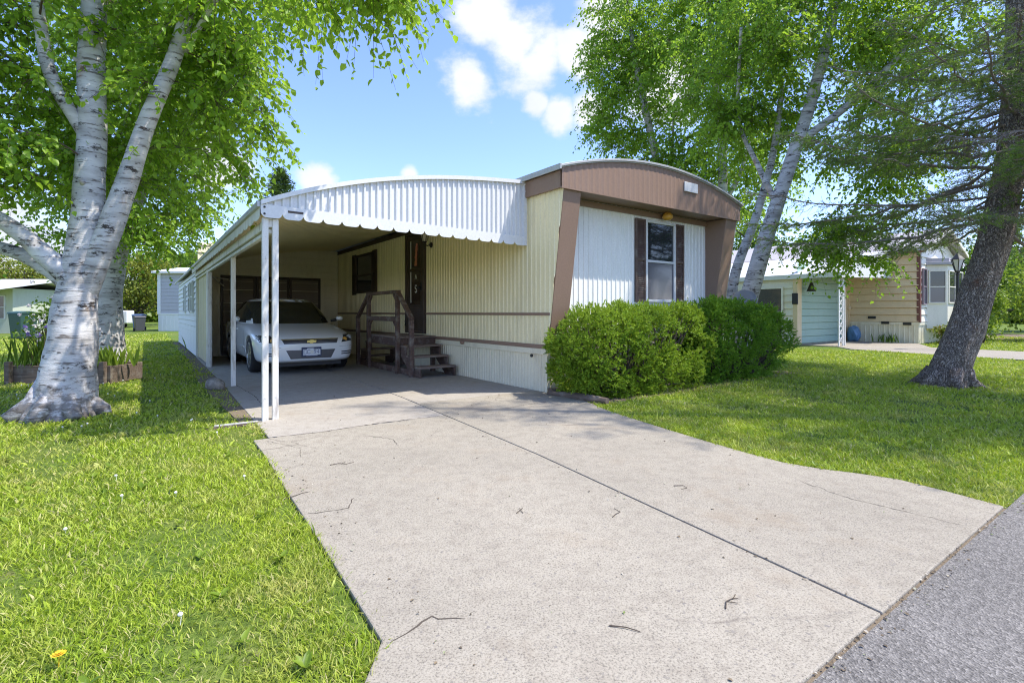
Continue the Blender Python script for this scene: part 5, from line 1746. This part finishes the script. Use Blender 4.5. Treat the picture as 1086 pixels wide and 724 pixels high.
tag(o, 'single yellow dandelion flower in the left lawn near the street', 'flower')
# ------------------------------------------------------------------ small things
def twig(label, X, Y, rz, pts, r=0.0026):
    g = MB()
    for k, pl in enumerate(pts):
        g.tube([(a, b, 0.003 + 0.002 * math.sin(i * 1.7)) for i, (a, b) in enumerate(pl)], [r * (1 - 0.6 * i / len(pl)) * (0.7 if k else 1) for i in range(len(pl))], 5)
    o = g.build('twig', M['dark_bark']); o.location = (X, Y, 0.011); o.rotation_euler = (0, 0, rz)
    return tag(o, label, 'twig', 'twigs on the driveway')
def gp(px, py, z=0.0):
    z = 0.01 if z else 0.0
    Y = 543.0 * (1.15 - z) / (py - 331.5)
    return ((px - 543.0) / 543.0 * Y, Y)
X, Y = gp(772, 638, .03); twig('forked dark twig on the near driveway slab beside the long joint', X, Y, 0.5, [[(-.05, -.03), (-.01, 0), (.04, .005), (.07, .02)], [(-.005, 0), (.02, -.03)], [(.03, .004), (.05, -.008)]])
X, Y = gp(650, 543, .03); twig('bent thin twig in the middle of the driveway', X, Y, 0.2, [[(-.03, -.07), (0, -.04), (.04, -.01), (.03, .05)]])
X, Y = gp(721, 517, .03); twig('small hooked twig on the right-hand slab', X, Y, 0, [[(-.03, .03), (.03, .03), (.045, -.01), (.0, -.03)]])
X, Y = gp(664, 667, .03); twig('straight twig low on the near slab', X, Y, -0.3, [[(-.06, 0), (0, .004), (.05, -.004)]])
X, Y = gp(315, 526, .03); twig('curved twig by the left grass edge', X, Y, 0.7, [[(-.08, -.01), (-.02, 0), (.04, .03), (.08, .03)]])
X, Y = gp(362, 492, .03); twig('wavy twig near the cross joint', X, Y, 0.3, [[(-.08, -.01), (-.02, .01), (.03, -.015), (.09, .02)], [(0, 0), (.03, .04)]])
X, Y = gp(552, 542, .03); twig('tiny pair of crossed twigs at centre slab', X, Y, 1.0, [[(-.04, 0), (.04, .01)], [(-.02, -.03), (.03, .03)]])
def lump(name, label, cat, loc, r, sq, mat, seed, group=None):
    bm = bmesh.new(); bmesh.ops.create_icosphere(bm, subdivisions=3, radius=r)
    rng = np.random.default_rng(seed); k = rng.normal(size=(6, 3)); ph = rng.random(6) * 6
    for v in bm.verts:
        d = np.array(v.co.normalized()); s = 1 + sum(0.07 * math.sin(float(d @ k[i]) * 3 + ph[i]) for i in range(6))
        v.co = Vector((v.co.x * s, v.co.y * s, v.co.z * s * sq))
    me = bpy.data.meshes.new(name); bm.to_mesh(me); bm.free(); me.materials.append(mat)
    o = bpy.data.objects.new(name, me); COL.objects.link(o); o.location = loc
    return tag(o, label, cat, group)
def stone_mat():
    m, nt, out = new_mat('field_stone')
    n = noise(nt, coords(nt), 12, 6, 0.7)
    principled(nt, out, ramp(nt, n, [(0.3, (0.13, 0.11, 0.09)), (0.7, (0.42, 0.38, 0.32))]), 0.9, 0, bump(nt, n, 0.9, 0.03))
    return m
M['stone'] = stone_mat()
x, y, _ = W(-3.83, 3.2); lump('stone', 'broken pale stone at the foot of the second carport post', 'stone', (x, y, 0.07), 0.14, 0.75, M['stone'], 1)
for i, (a, b, r) in enumerate(((-0.12, -0.62, .06), (0.05, -0.95, .055), (0.0, -0.8, .05), (-0.06, -0.72, .045))):
    pass
# landscape timbers at the yew bed
g = MB(); g.box(-0.45, 0.45, -0.045, 0.045, 0, 0.085)
o = g.build('landscape_timber', M['old_timber'], bev=0.01); x, y, _ = W(0.38, -0.13); o.location = (x, y, 0.005); o.rotation_euler = (0, 0, ROT - 0.02); tag(o, 'weathered dark timber lying along the skirting by the yew', 'timber', 'bed edging')
g = MB(); g.tube([(-0.5, 0, 0.03), (-0.2, 0.02, 0.035), (0.1, -0.01, 0.03), (0.5, 0.01, 0.02)], [0.045, 0.05, 0.045, 0.03], 8, lump=0.1, rng=random)
o = g.build('edging_log', M['old_timber']); x, y, _ = W(-0.02, -0.62); o.location = (x, y, 0.01); o.rotation_euler = (0, 0, ROT + R(97)); tag(o, 'rotting half-buried log edging the driveway beside the yew', 'log', 'bed edging')

# ---- planter bed behind the big birch with its plants
pb = thing('planter_box', 'low weathered timber planter behind the big birch', 'planter', (-7.35, 8.65, 0))
for ya in (-0.36, 0.30):
    g = MB(); g.box(-0.85, 0.85, ya, ya + 0.06, 0, 0.29); g.build('side_board', M['old_timber'], pb, bev=0.006)
for xa in (-0.85, 0.79):
    g = MB(); g.box(xa, xa + 0.06, -0.30, 0.30, 0, 0.28); g.build('end_board', M['old_timber'], pb, bev=0.006)
for xa in (-0.80, 0.72):
    g = MB(); g.box(xa, xa + 0.08, -0.44, -0.365, 0, 0.36); g.build('post', M['old_timber'], pb, bev=0.006)
g = MB(); g.box(-0.79, 0.79, -0.30, 0.30, 0.02, 0.24); g.build('earth', M['soil'], pb)

def stems_plant(name, label, loc, n, h, spread, seed, leafm, leaf=0.25, narrow=0.12, flower=None, fsize=0.03, nf=0, group=None, cat='plant'):
    rng = np.random.default_rng(seed)
    root = thing(name, label, cat, loc, 0, group)
    pos = np.stack([rng.normal(size=n) * spread, rng.normal(size=n) * spread, np.zeros(n)], axis=1)
    az = rng.random(n) * 6.28; ln = 0.15 + 0.35 * rng.random(n)
    ax = np.stack([np.cos(az) * ln, np.sin(az) * ln, np.ones(n)], axis=1)
    sz = h * (0.45 + 0.5 * rng.random(n))
    v, f = leaves_arrays(pos, ax, np.stack([np.cos(az + 1.57), np.sin(az + 1.57), np.full(n, .2)], axis=1), sz, narrow, 0.02)
    raw_mesh('foliage', v, f, leafm, root)
    if flower is not None:
        for k in range(nf):
            g = MB(); p, a, r, s = [], [], [], []
            a0 = rng.random() * 6.28; rr_ = spread * 1.2 * rng.random() ** 0.5; hh = h * (0.75 + 0.35 * rng.random())
            c = np.array([rr_ * math.cos(a0), rr_ * math.sin(a0), hh])
            g.tube([(c[0] * 0.5, c[1] * 0.5, 0), tuple(c)], [0.005, 0.003], 4)
            for q in range(7):
                p.append(c); a.append(rng.normal(size=3) + np.array([0, 0, 0.2])); r.append(rng.normal(size=3)); s.append(fsize * (0.7 + 0.6 * rng.random()))
            g.build('stem', M['twig'], root)
            v, f = leaves_arrays(np.array(p), np.array(a), np.array(r), np.array(s), 0.9, 0.1)
            raw_mesh('flower', v, f, flower, root)
    return root
M['purple'] = leaf_mat('purple_petal', [(0, (0.16, 0.10, 0.35)), (1, (0.36, 0.26, 0.60))], trans=(0.4, 0.3, 0.6))
M['pale_petal'] = leaf_mat('pale_petal', [(0, (0.55, 0.50, 0.58)), (1, (0.8, 0.78, 0.8))], trans=(0.7, 0.65, 0.7))
stems_plant('iris_plant', 'purple iris clump in the left end of the timber planter', (-7.85, 8.5, 0.24), 80, 0.62, 0.16, 51, M['mid_leaf'], narrow=0.05, flower=M['purple'], fsize=0.045, nf=5, group='plants in the planter')
stems_plant('leafy_plant', 'bright leafy plant in the right end of the timber planter', (-6.75, 8.55, 0.24), 90, 0.42, 0.15, 52, M['lime_leaf'], narrow=0.16, group='plants in the planter')
clump_tree('flowering_shrub', 'loose shrub with pale flowers behind the planter', 'shrub', (-8.35, 9.2, 0), [(0, 0, 0.7, 0.38, 0.35, 0.5), (0.05, 0, 1.15, 0.28, 0.25, 0.3)], 60, 14, 0.06, 53, M['twig'], M['mid_leaf'], 0.015, 1.0, 0.10, part='foliage')
sh = bpy.data.objects['flowering_shrub']
rng = np.random.default_rng(54)
for k in range(26):
    n = 6; c = np.array([rng.normal() * 0.28, rng.normal() * 0.25, 0.9 + rng.normal() * 0.30])
    v, f = leaves_arrays(np.tile(c, (n, 1)), rng.normal(size=(n, 3)), rng.normal(size=(n, 3)), 0.04 + 0.02 * rng.random(n), 0.9)
    raw_mesh('flower', v, f, M['pale_petal'], sh)
stems_plant('weed_clump', 'tall grass clump on the lawn behind the second birch', (-8.3, 15.6, 0), 260, 0.75, 0.45, 55, M['lime_leaf'], narrow=0.05)

# ------------------------------------------------------------------ neighbour's home on the right
M['nb_beige'] = paint('beige_lap', (0.72, 0.57, 0.35), 0.55, 0.15)
M['nb_white'] = paint('white_lap', (0.80, 0.75, 0.63), 0.5, 0.15)
M['teal'] = paint('teal_lap', (0.34, 0.48, 0.39), 0.55, 0.15)
M['red_brown'] = paint('red_brown_trim', (0.17, 0.065, 0.05), 0.5, 0.15)
M['nb_roof'] = paint('grey_shingle', (0.42, 0.40, 0.42), 0.85, 0.3, streak=False)
M['mauve'] = paint('mauve_shutter', (0.25, 0.19, 0.22), 0.5, 0.1)
DX, DY = 15.1, 19.0
def NW(x, y, z=0): return (DX + CA * x - SA * y, DY + SA * x + CA * y, z)
nb = thing('neighbour_home', 'beige lap sided home with red-brown trim and a grey gable roof beyond the right lawn', 'mobile home', NW(0, 0), ROT)
NWD, NL, NE = 4.25, 14.0, 3.45
g = MB(); g.box(0.02, NWD - 0.02, 0.02, NL, 0.3, NE); g.build('wall_core', M['nb_beige'], nb)
g = MB(); g.laps((0, 0), (0, NL), (-1, 0), 0.78, NE, 0.27, 0.045, 0, 0.024); g.laps((NWD, NL), (NWD, 0), (1, 0), 0.78, NE, 0.27, 0.045, 0, 0.024); g.build('side_wall', M['nb_beige'], nb)
g = MB(); g.laps((0, 0), (NWD, 0), (0, -1), 0.78, NE, 0.27, 0.045, 0, 0.024)
g.prism([(0.0, NE - 0.01), (NWD, NE - 0.01), (NWD / 2, NE + 0.85)], -0.012, 0.1, 'y'); g.build('front_wall', M['nb_white'], nb)
g = MB(); g.ribbed((0.01, 0.01), (0.01, NL), (-1, 0), 0, 0.70, 0.16, 0.014); g.ribbed((0.01, 0.01), (NWD, 0.01), (0, -1), 0, 0.70, 0.16, 0.014); g.box(-0.03, 0.01, -0.02, NL, 0.69, 0.79); g.box(0.01, NWD, -0.03, 0.0, 0.69, 0.79)
g.build('skirting', M['skirt'], nb)
for xa in (-0.04, NWD - 0.1):
    g = MB(); g.box(xa, xa + 0.14, -0.05, 0.06, 0.79, NE); g.build('corner_trim', M['red_brown'], nb, bev=0.005)
g = MB(); g.box(-0.30, -0.27, -0.28, NL + 0.2, NE - 0.10, NE + 0.09); g.build('side_fascia', M['red_brown'], nb, bev=0.005)
g = MB()
rt = [(-0.32, NE + 0.06), (NWD / 2, NE + 1.0), (NWD + 0.32, NE + 0.06), (NWD + 0.32, NE - 0.02), (NWD / 2, NE + 0.90), (-0.32, NE - 0.02)]
g.prism(rt, -0.35, NL + 0.2, 'y'); g.build('roof', M['nb_roof'], nb)
g = MB(); g.prism([(-0.32, NE - 0.03), (NWD / 2, NE + 0.88), (NWD + 0.32, NE - 0.03), (NWD + 0.32, NE + 0.09), (NWD / 2, NE + 1.03), (-0.32, NE + 0.09)], -0.40, -0.355, 'y'); g.build('verge_board', M['nb_white'], nb, bev=0.004)
# bay window
b = MB(); b.prism([(0.75, -0.02), (1.15, -0.55), (2.75, -0.55), (3.15, -0.02)], 0.55, 2.95, 'z'); b.build('bay', M['nb_white'], nb, bev=0.004)
b = MB(); b.prism([(0.6, 0.0), (1.08, -0.68), (2.82, -0.68), (3.3, 0.0)], 2.95, 3.06, 'z'); b.prism([(0.7, 0.0), (1.12, -0.6), (2.78, -0.6), (3.2, 0.0)], 3.06, 3.2, 'z'); b.build('bay_roof', M['nb_roof'], nb, bev=0.01)
def NF(x, y, rz): return Matrix.Translation((x, y, 0)) @ Matrix.Rotation(rz, 4, 'Z')
rz1 = math.atan2(-0.53, 0.40)
window(nb, -0.28, 0.28, 1.5, 2.75, NF(0.94, -0.30, rz1), M['nb_white'], M['glass'], M['curtain_glass'])
window(nb, -0.42, 0.42, 1.5, 2.75, NF(1.62, -0.56, 0), M['nb_white'], M['glass'], M['curtain_glass'])
window(nb, -0.42, 0.42, 1.5, 2.75, NF(2.50, -0.56, 0), M['nb_white'], M['glass'], M['curtain_glass'])
window(nb, 0.18, 0.58, 1.45, 2.8, NF(0, -0.06, 0), M['mauve'], M['glass'], M['curtain_glass'])
for y, z in ((1.5, 0.95), (0.35, 0.72), (1.05, 0.75)):
    g = MB(); g.box(-0.06, -0.02, y - 0.13, y + 0.13, z - 0.04, z + 0.06); g.build('vent', M['black'], nb, bev=0.006)
# its awning carport
nc = thing('neighbour_carport', 'white roofed carport with a lattice post beside the beige home', 'carport', NW(-4.2, 1.0), ROT)
O = (-4.2, 1.0, 0)
def na(t): return 2.50 + 1.0 * (1 - (1 - t) ** 1.7)
def nstrip(y0, y1, up, dn, name, mat, n=20):
    g = MB().at(*O)
    P = [(-4.35 + 4.30 * i / n, na(i / n)) for i in range(n + 1)]
    g.prism([(x, z + up) for x, z in P] + [(x, z + dn) for x, z in reversed(P)], y0, y1, 'y')
    return g.build(name, mat, nc)
nstrip(0.9, 9.5, 0.02, -0.03, 'roof', M['white_metal'])
nstrip(1.05, 9.4, -0.09, -0.10, 'ceiling', M['nb_beige'])
g = MB().at(*O)
P = [(-4.35 + 4.30 * i / 20, na(i / 20)) for i in range(21)]
g.prism([(-4.35, 2.34), (-0.03, 2.48)] + [(x, z) for x, z in reversed(P)], 0.86, 0.895, 'y'); g.build('front_fascia', M['white_metal'], nc)
g = MB().at(*O); g.box(-4.38, -4.34, 0.9, 9.5, 2.36, 2.52); g.build('eave_fascia', M['white_metal'], nc, bev=0.004)
g = MB().at(*O)
for dx in (0, 0.30):
    g.box(-4.22 + dx, -4.18 + dx, 1.0, 1.04, 0.01, 2.40)
for k in range(9):
    z = 0.1 + k * 0.255
    g.bar((-4.18, 1.02, z), (-3.92, 1.02, z + 0.25), 0.018, 0.018); g.bar((-3.92, 1.02, z), (-4.18, 1.02, z + 0.25), 0.018, 0.018)
g.build('lattice_post', M['white_metal'], nc)
g = MB().at(*O); g.bar((-3.68, 1.05, 0.02), (-3.82, 1.02, 2.42), 0.07, 0.07); g.build('prop_post', M['white_metal'], nc, bev=0.005)
# enclosed room under the same roof
ns = thing('neighbour_shed', 'teal fronted store room under the neighbouring carport roof', 'shed', NW(-4.2, 2.4), ROT)
O = (-4.2, 2.4, 0)
g = MB().at(*O); g.box(-4.18, -0.03, 2.43, 9.3, 0, 2.45); g.build('wall_core', M['nb_white'], ns)
g = MB().at(*O); g.laps((-4.2, 2.4), (-0.22, 2.4), (0, -1), 0.02, 2.95, 0.25, 0.045, 0, 0.024); g.build('front_wall', M['teal'], ns)
for xa, xb, zb in ((-4.28, -3.95, 2.42), (-0.30, -0.06, 2.9)):
    g = MB().at(*O); g.box(xa, xb, 2.34, 2.5, 0, zb); g.build('corner_post', M['nb_beige'], ns, bev=0.006)
g = MB().at(*O); g.laps((-4.2, 2.5), (-4.2, 9.3), (-1, 0), 0.02, 2.40, 0.25, 0.045, 0, 0.024); g.build('side_wall', M['nb_white'], ns)
for (yc, wd2, z0, z1) in ((3.6, 0.75, 0.25, 2.1), (6.3, 0.8, 0.9, 2.1)):
    pl = Matrix.Translation((-0.06, yc - 2.4, 0)) @ Matrix.Rotation(R(-90), 4, 'Z')
    window(ns, -wd2, wd2, z0, z1, pl, M['nb_white'], M['glass'], M['glass'], 0.5, 0.06)
g = MB().at(*O); g.box(-4.31, -4.297, 3.95, 4.25, 1.15, 1.45); g.build('paper_notice', M['letter_white'], ns)
g = MB().at(*O); g.box(-4.36, -4.29, 2.3, 2.5, 1.45, 1.85); g.build('mail_box', M['black'], ns, bev=0.02)
g = MB(); g.lathe([(0.02, 0.34), (0.05, 0.30), (0.08, 0.2), (0.16, 0.0), (0.15, 0.0)], 16); g.tube([(0, 0, 0.34), (0, 0, 0.5)], [0.01, 0.01], 6)
o = g.build('hanging_bell', M['black'], smooth=True); o.location = NW(-3.75, 2.1, 1.92); tag(o, 'black bell-shaped lamp hanging before the teal wall', 'hanging lamp')
# downspout and junction boxes
g = MB(); g.box(-0.06, -0.025, 2.28, 2.34, 0.1, 3.2); g.lathe([(0.09, -0.03), (0.09, -0.10), (0.05, -0.13)], 14, (0, 2.31, 1.35), 'x'); g.build('downpipe', M['nb_beige'], nb)
# blue bag and other items by its skirting
o = lump('blue_bag', 'crumpled blue bag against the beige home skirting', 'bag', NW(-0.3, 2.05, 0.3), 0.22, 1.5, plain('blue_plastic', (0.12, 0.25, 0.42), 0.4), 5)
stems_plant('young_plant', 'low grey-green plant before the neighbouring skirting', NW(-0.45, 0.9, 0), 40, 0.45, 0.2, 56, M['mid_leaf'], narrow=0.12, group='plants by the neighbouring home')
clump_tree('red_tipped_shrub', 'small shrub with reddish tips at the neighbouring home corner', 'shrub', NW(0.35, -0.75, 0), [(0, 0, 0.42, 0.38, 0.35, 0.4)], 40, 16, 0.10, 57, M['twig'], leaf_mat('red_green_leaf', [(0, (0.08, 0.16, 0.02)), (0.7, (0.17, 0.25, 0.03)), (1, (0.34, 0.13, 0.06))], trans=(0.3, 0.32, 0.05)), 0.02, 0.5, 0.10, part='foliage')
clump_tree('lime_shrub', 'tall lime green shrub before the bay window', 'shrub', NW(2.2, -1.35, 0), [(0, 0, 0.9, 0.65, 0.5, 0.9), (0.2, 0, 1.5, 0.45, 0.4, 0.45)], 90, 26, 0.10, 58, M['twig'], M['lime_leaf'], 0.03, 1.2, 0.14, part='foliage')
# lamp post
lp = thing('lamp_post', 'black garden lamp post with a tapered lantern on the neighbouring lawn', 'lamp post', (13.75, 15.8, 0))
g = MB(); g.lathe([(0.09, 0), (0.09, 0.12), (0.055, 0.18), (0.045, 0.4), (0.04, 2.3), (0.055, 2.34), (0.03, 2.38)], 14); g.build('pole', M['black'], lp, smooth=False)
g = MB(); g.lathe([(0.05, 2.38), (0.07, 2.42), (0.05, 2.44)], 6); g.lathe([(0.19, 2.78), (0.15, 2.83), (0.05, 2.94), (0.02, 2.98), (0.02, 3.04)], 6)
for k in range(6):
    a = math.pi / 3 * k; g.bar((0.065 * math.cos(a), 0.065 * math.sin(a), 2.43), (0.165 * math.cos(a), 0.165 * math.sin(a), 2.79), 0.018, 0.018)
g.build('lantern', M['black'], lp)
g = MB(); g.lathe([(0.058, 2.44), (0.158, 2.78)], 6); g.build('lantern_glass', plain('pale_glass', (0.6, 0.6, 0.58), 0.2), lp)
# grey dish by the birch
dg_ = thing('satellite_dish', 'round grey dish on a short pole beside the leaning birch', 'satellite dish', (4.87, 10.75, 0))
g = MB(); g.tube([(0, 0, 0), (0, 0, 1.35)], [0.025, 0.022], 10); g.build('pole', M['black'], dg_)
g = MB(); g.lathe([(0.0, -0.02), (0.13, -0.035), (0.235, -0.09), (0.24, -0.08), (0.13, -0.02), (0.0, 0.0)], 24, (0, 0, 0), 'y'); d = g.build('dish', plain('grey_dish', (0.22, 0.24, 0.28), 0.5), dg_, smooth=True); d.location = (0, -0.02, 1.38); d.rotation_euler = (R(-14), 0, R(-10))
g = MB(); g.bar((0, -0.05, 1.2), (0.0, -0.34, 1.38), 0.018, 0.018); g.box(-0.03, 0.03, -0.37, -0.31, 1.35, 1.41); g.build('arm', M['plate_blue'], dg_)

# ------------------------------------------------------------------ homes and bins on the left, far away
gh = thing('grey_home', 'grey sided home with a white skirting far behind the shed', 'mobile home', (-22.1, 32, 0), R(0))
g = MB(); g.box(0.02, 13, 0.02, 4.5, 0.2, 3.6); g.build('wall_core', M['grey_side'] if 'grey_side' in M else paint('grey_lap', (0.42, 0.42, 0.44), 0.55, 0.15), gh)
g = MB(); g.laps((0, 0), (13, 0), (0, -1), 1.1, 3.75, 0.22, 0.018); g.laps((0, 4.5), (0, 0), (-1, 0), 1.1, 3.75, 0.22, 0.018); g.build('side_wall', paint('grey_lap_siding', (0.43, 0.42, 0.44), 0.55, 0.15), gh)
g = MB(); g.ribbed((0, 0), (13, 0), (0, -1), 0, 1.08, 0.25, 0.02); g.ribbed((0, 4.5), (0, 0), (-1, 0), 0, 1.08, 0.25, 0.02); g.box(-0.03, 13, -0.04, 0.0, 1.04, 1.12); g.build('skirting', M['white_metal'], gh)
g = MB(); g.prism([(-0.3, 3.72), (2.25, 4.15), (4.8, 3.72), (4.8, 3.6), (-0.3, 3.6)], -0.25, 13.2, 'x'); g.build('roof', M['white_metal'], gh)
g = MB(); g.box(-0.04, 0.16, -0.05, 0.12, 1.1, 3.6); g.build('corner_trim', M['white_metal'], gh)
window(gh, 3.0, 4.2, 1.9, 3.1, Matrix.Translation((0, -0.02, 0)), M['white_metal'], M['glass'], M['curtain_glass'])

lh = thing('cream_home', 'low cream home with a white porch roof and tan post at the far left', 'house', (-31.5, 26.5, 0), R(0))
g = MB(); g.box(-9, 3.9, 1.8, 7, 0, 2.5); g.build('wall', paint('pale_green_wall', (0.52, 0.55, 0.44), 0.6, 0.2), lh)
g = MB(); g.prism([(0.0, 2.45), (3.4, 3.1), (7.5, 2.6), (7.5, 2.45), (3.4, 2.9), (0.0, 2.3)], -9.3, 4.6, 'x'); g.build('roof', M['white_metal'], lh)
for x in (-3.5, 4.2, 0.35):
    g = MB(); g.box(x - 0.16, x + 0.16, 0.15, 0.45, 0, 2.35); g.build('porch_post', paint('tan_post', (0.52, 0.36, 0.2), 0.6, 0.2), lh)
for x0 in (-6.5, -2.2, 2.2):
    window(lh, x0, x0 + 1.3, 0.8, 2.1, Matrix.Translation((0, 1.78, 0)), M['white_metal'], M['glass'], M['curtain_glass'])

def wheelie(label, loc, rz, mat, s=1.0):
    r = thing('wheeled_bin', label, 'bin', loc, rz, 'wheeled bins on the far lawn')
    g = MB(); b0, b1 = 0.24 * s, 0.30 * s
    vs = [(-b0, -b0, 0.05), (b0, -b0, 0.05), (b0, b0, 0.05), (-b0, b0, 0.05), (-b1, -b1, 0.95 * s), (b1, -b1, 0.95 * s), (b1, b1, 0.95 * s), (-b1, b1, 0.95 * s)]
    g.add(vs, [(3, 2, 1, 0), (4, 5, 6, 7), (0, 1, 5, 4), (1, 2, 6, 5), (2, 3, 7, 6), (3, 0, 4, 7)]); g.build('body', mat, r, bev=0.02)
    g = MB(); g.prism([(-0.33 * s, 0.95 * s), (0.34 * s, 0.95 * s), (0.36 * s, 1.0 * s), (0.0, 1.06 * s), (-0.3 * s, 1.02 * s)], -0.32 * s, 0.32 * s, 'x'); g.build('lid', mat, r, bev=0.01)
    for x in (-0.27 * s, 0.27 * s):
        g = MB(); g.lathe([(0.1, -0.03), (0.11, 0), (0.1, 0.03)], 16, (x, 0.24 * s, 0.11), 'x'); g.build('wheel', M['rubber'], r)
    return r
wheelie('blue bin beside the grey home', (-24.4, 33.5, 0), 0.3, plain('blue_bin', (0.07, 0.12, 0.22), 0.5))
wheelie('dark green bin beside the cream home porch', (-21.2, 22.2, 0), -0.2, plain('green_bin', (0.03, 0.075, 0.06), 0.5), 1.15)
wheelie('dark grey bin leaning by the grey home skirting', (-22.7, 31.2, 0), 0.8, plain('grey_bin', (0.06, 0.06, 0.065), 0.5), 0.9)
# garden toy and white garden chair by the cream home
o = lump('red_watering_can', 'small red watering can on the far left lawn', 'watering can', (-19.6, 23.0, 0.35), 0.22, 1.1, plain('red_plastic', (0.5, 0.06, 0.04), 0.4), 8)
tr = thing('garden_trailer', 'small white covered trailer beyond the blue bin', 'trailer', (-29.2, 38, 0), 0.2)
tr.scale = (0.75, 0.75, 0.75)
g = MB(); g.box(-1.1, 1.1, -0.7, 0.7, 0.45, 1.75); g.build('body', M['white_metal'], tr, bev=0.12)
g = MB(); g.bar((-1.1, 0, 0.5), (-1.9, 0, 0.42), 0.07, 0.07); g.build('drawbar', M['black'], tr)
for y in (-0.72, 0.72):
    g = MB(); g.lathe([(0.2, -0.08), (0.3, -0.07), (0.3, 0.07), (0.2, 0.08)], 20, (0.1, y, 0.3), 'y'); g.build('wheel', M['rubber'], tr)

# ------------------------------------------------------------------ trees in the distance
def bg(name, label, loc, envs, nc_, per, leaf, seed, mat, tr_=0.2, spread=0.5, group='trees in the distance'):
    return clump_tree(name, label, 'tree', loc, envs, nc_, per, leaf, seed, M['dark_bark'], mat, tr_, None, spread, group)
bg('willow_tree', 'yellow-green tree between the second birch and the grey home', (-30.5, 42, 0), [(0, 0, 3.2, 2.6, 2.2, 2.4), (0.6, 0, 5.0, 1.9, 1.8, 1.4), (-1.8, 0, 2.2, 1.8, 1.6, 1.6)], 170, 40, 0.22, 61, M['yellow_leaf'])
bg('leafy_tree', 'taller mid green tree behind the grey home', (-33, 50, 0), [(0, 0, 5.2, 3.2, 2.6, 3.0), (3.5, 1, 4.0, 2.6, 2.2, 2.2)], 170, 36, 0.26, 62, M['mid_leaf'], 0.3)
bg('willow_tree', 'yellow-green tree above the cream home roof', (-41, 43, 0), [(0, 0, 3.6, 4.2, 2.6, 2.3), (-4.5, 0, 3.2, 3.4, 2.4, 2.2)], 230, 40, 0.24, 63, M['yellow_leaf'], 0.3)
bg('leafy_tree', 'broad green tree left of the big birch in the distance', (-46, 40, 0), [(0, 0, 4.5, 4.0, 3.0, 3.4), (-4, 2, 4, 3, 3, 3)], 190, 36, 0.28, 64, M['mid_leaf'], 0.3)
bg('leafy_tree', 'bushy lime tree right of the leaning spruce trunk', (21.5, 20.5, 0), [(0, 0, 1.6, 1.8, 1.5, 1.5), (1.4, 0, 2.2, 1.6, 1.4, 1.3)], 150, 40, 0.13, 65, M['lime_leaf'], 0.1, 0.28)
bg('leafy_tree', 'dark round tree beyond the neighbouring home', (24, 28, 0), [(0, 0, 3.2, 2.6, 2.2, 2.4), (2.5, 0, 2.6, 2.2, 2, 2)], 170, 36, 0.2, 66, M['mid_leaf'], 0.2)
bg('leafy_tree', 'light green tree behind the neighbouring gable', (22, 33, 0), [(0, 0, 4.2, 3.0, 2.6, 2.6), (-2.5, 1, 3.6, 2.4, 2, 2)], 190, 36, 0.22, 67, M['lime_leaf'], 0.22)
bg('leafy_tree', 'tall green tree rising behind the neighbouring carport roof', (15, 36, 0), [(0, 0, 5.0, 3.2, 2.6, 2.8), (-4, 1, 4.6, 3, 2.4, 2.6), (3, 0, 5.5, 2.5, 2.2, 2.2)], 260, 36, 0.24, 68, M['mid_leaf'], 0.25)
bg('leafy_tree', 'green tree at the far right edge behind the spruce', (33, 31, 0), [(0, 0, 4.0, 3.6, 3, 3), (3, 0, 5, 3, 3, 3)], 200, 36, 0.24, 69, M['mid_leaf'], 0.25)

def conifer(label, loc, h, rad, seed):
    rng = np.random.default_rng(seed)
    root = thing('conifer_tree', label, 'tree', loc, 0, 'trees in the distance')
    g = MB(); g.tube([(0, 0, 0), (0, 0, h)], [0.25, 0.03], 8); g.build('trunk', M['dark_bark'], root)
    pos, ax = [], []
    z = h * 0.25
    while z < h - 0.1:
        q = 1 - z / h
        for k in range(9):
            a = rng.random() * 6.283
            L = rad * q ** 0.75 * (0.55 + 0.6 * rng.random())
            m = int(14 + 26 * L)
            t = rng.random(m) ** 0.8
            d = np.array([math.cos(a), math.sin(a), 0.0])
            p = np.outer(t * L, d) + np.array([0, 0, z]) + np.outer(0.30 * L * t ** 2 - 0.12 * L * t, [0, 0, 1]) + rng.normal(size=(m, 3)) * 0.09
            pos.append(p); ax.append(d + rng.normal(size=(m, 3)) * 0.5 + np.array([0, 0, 0.25]))
        z += 0.30 if q > 0.2 else 0.17
    pos, ax = np.concatenate(pos), np.concatenate(ax)
    n = len(pos)
    v, f = leaves_arrays(pos, ax, rng.normal(size=(n, 3)) + np.array([0, 0, 1]), 0.16 + 0.16 * rng.random(n), 0.32, 0.05)
    raw_mesh('crown', v, f, M['dark_conifer'], root)
conifer('dark conifer tip rising above the carport roof', (-20.3, 45, 0), 13.9, 5.0, 71)

def distant_wood():
    rng = np.random.default_rng(80)
    n = 26000
    a = R(-80) + R(160) * rng.random(n)
    rad = 75 + 25 * rng.random(n)
    hh = 5.5 + 2.2 * np.sin(a * 9) + 1.6 * np.sin(a * 23 + 1) + 1.0 * np.sin(a * 51)
    z = hh * rng.random(n) ** 0.8
    pos = np.stack([rad * np.sin(a), rad * np.cos(a), np.maximum(z, 0)], axis=1)
    v, f = leaves_arrays(pos, rng.normal(size=(n, 3)), rng.normal(size=(n, 3)) + np.array([0, -0.5, 0.8]), 0.9 + 0.8 * rng.random(n), 0.9)
    tag(raw_mesh('distant_wood', v, f, M['mid_leaf']), 'far green belt of trees along the horizon', 'wood', kind='stuff')
distant_wood()
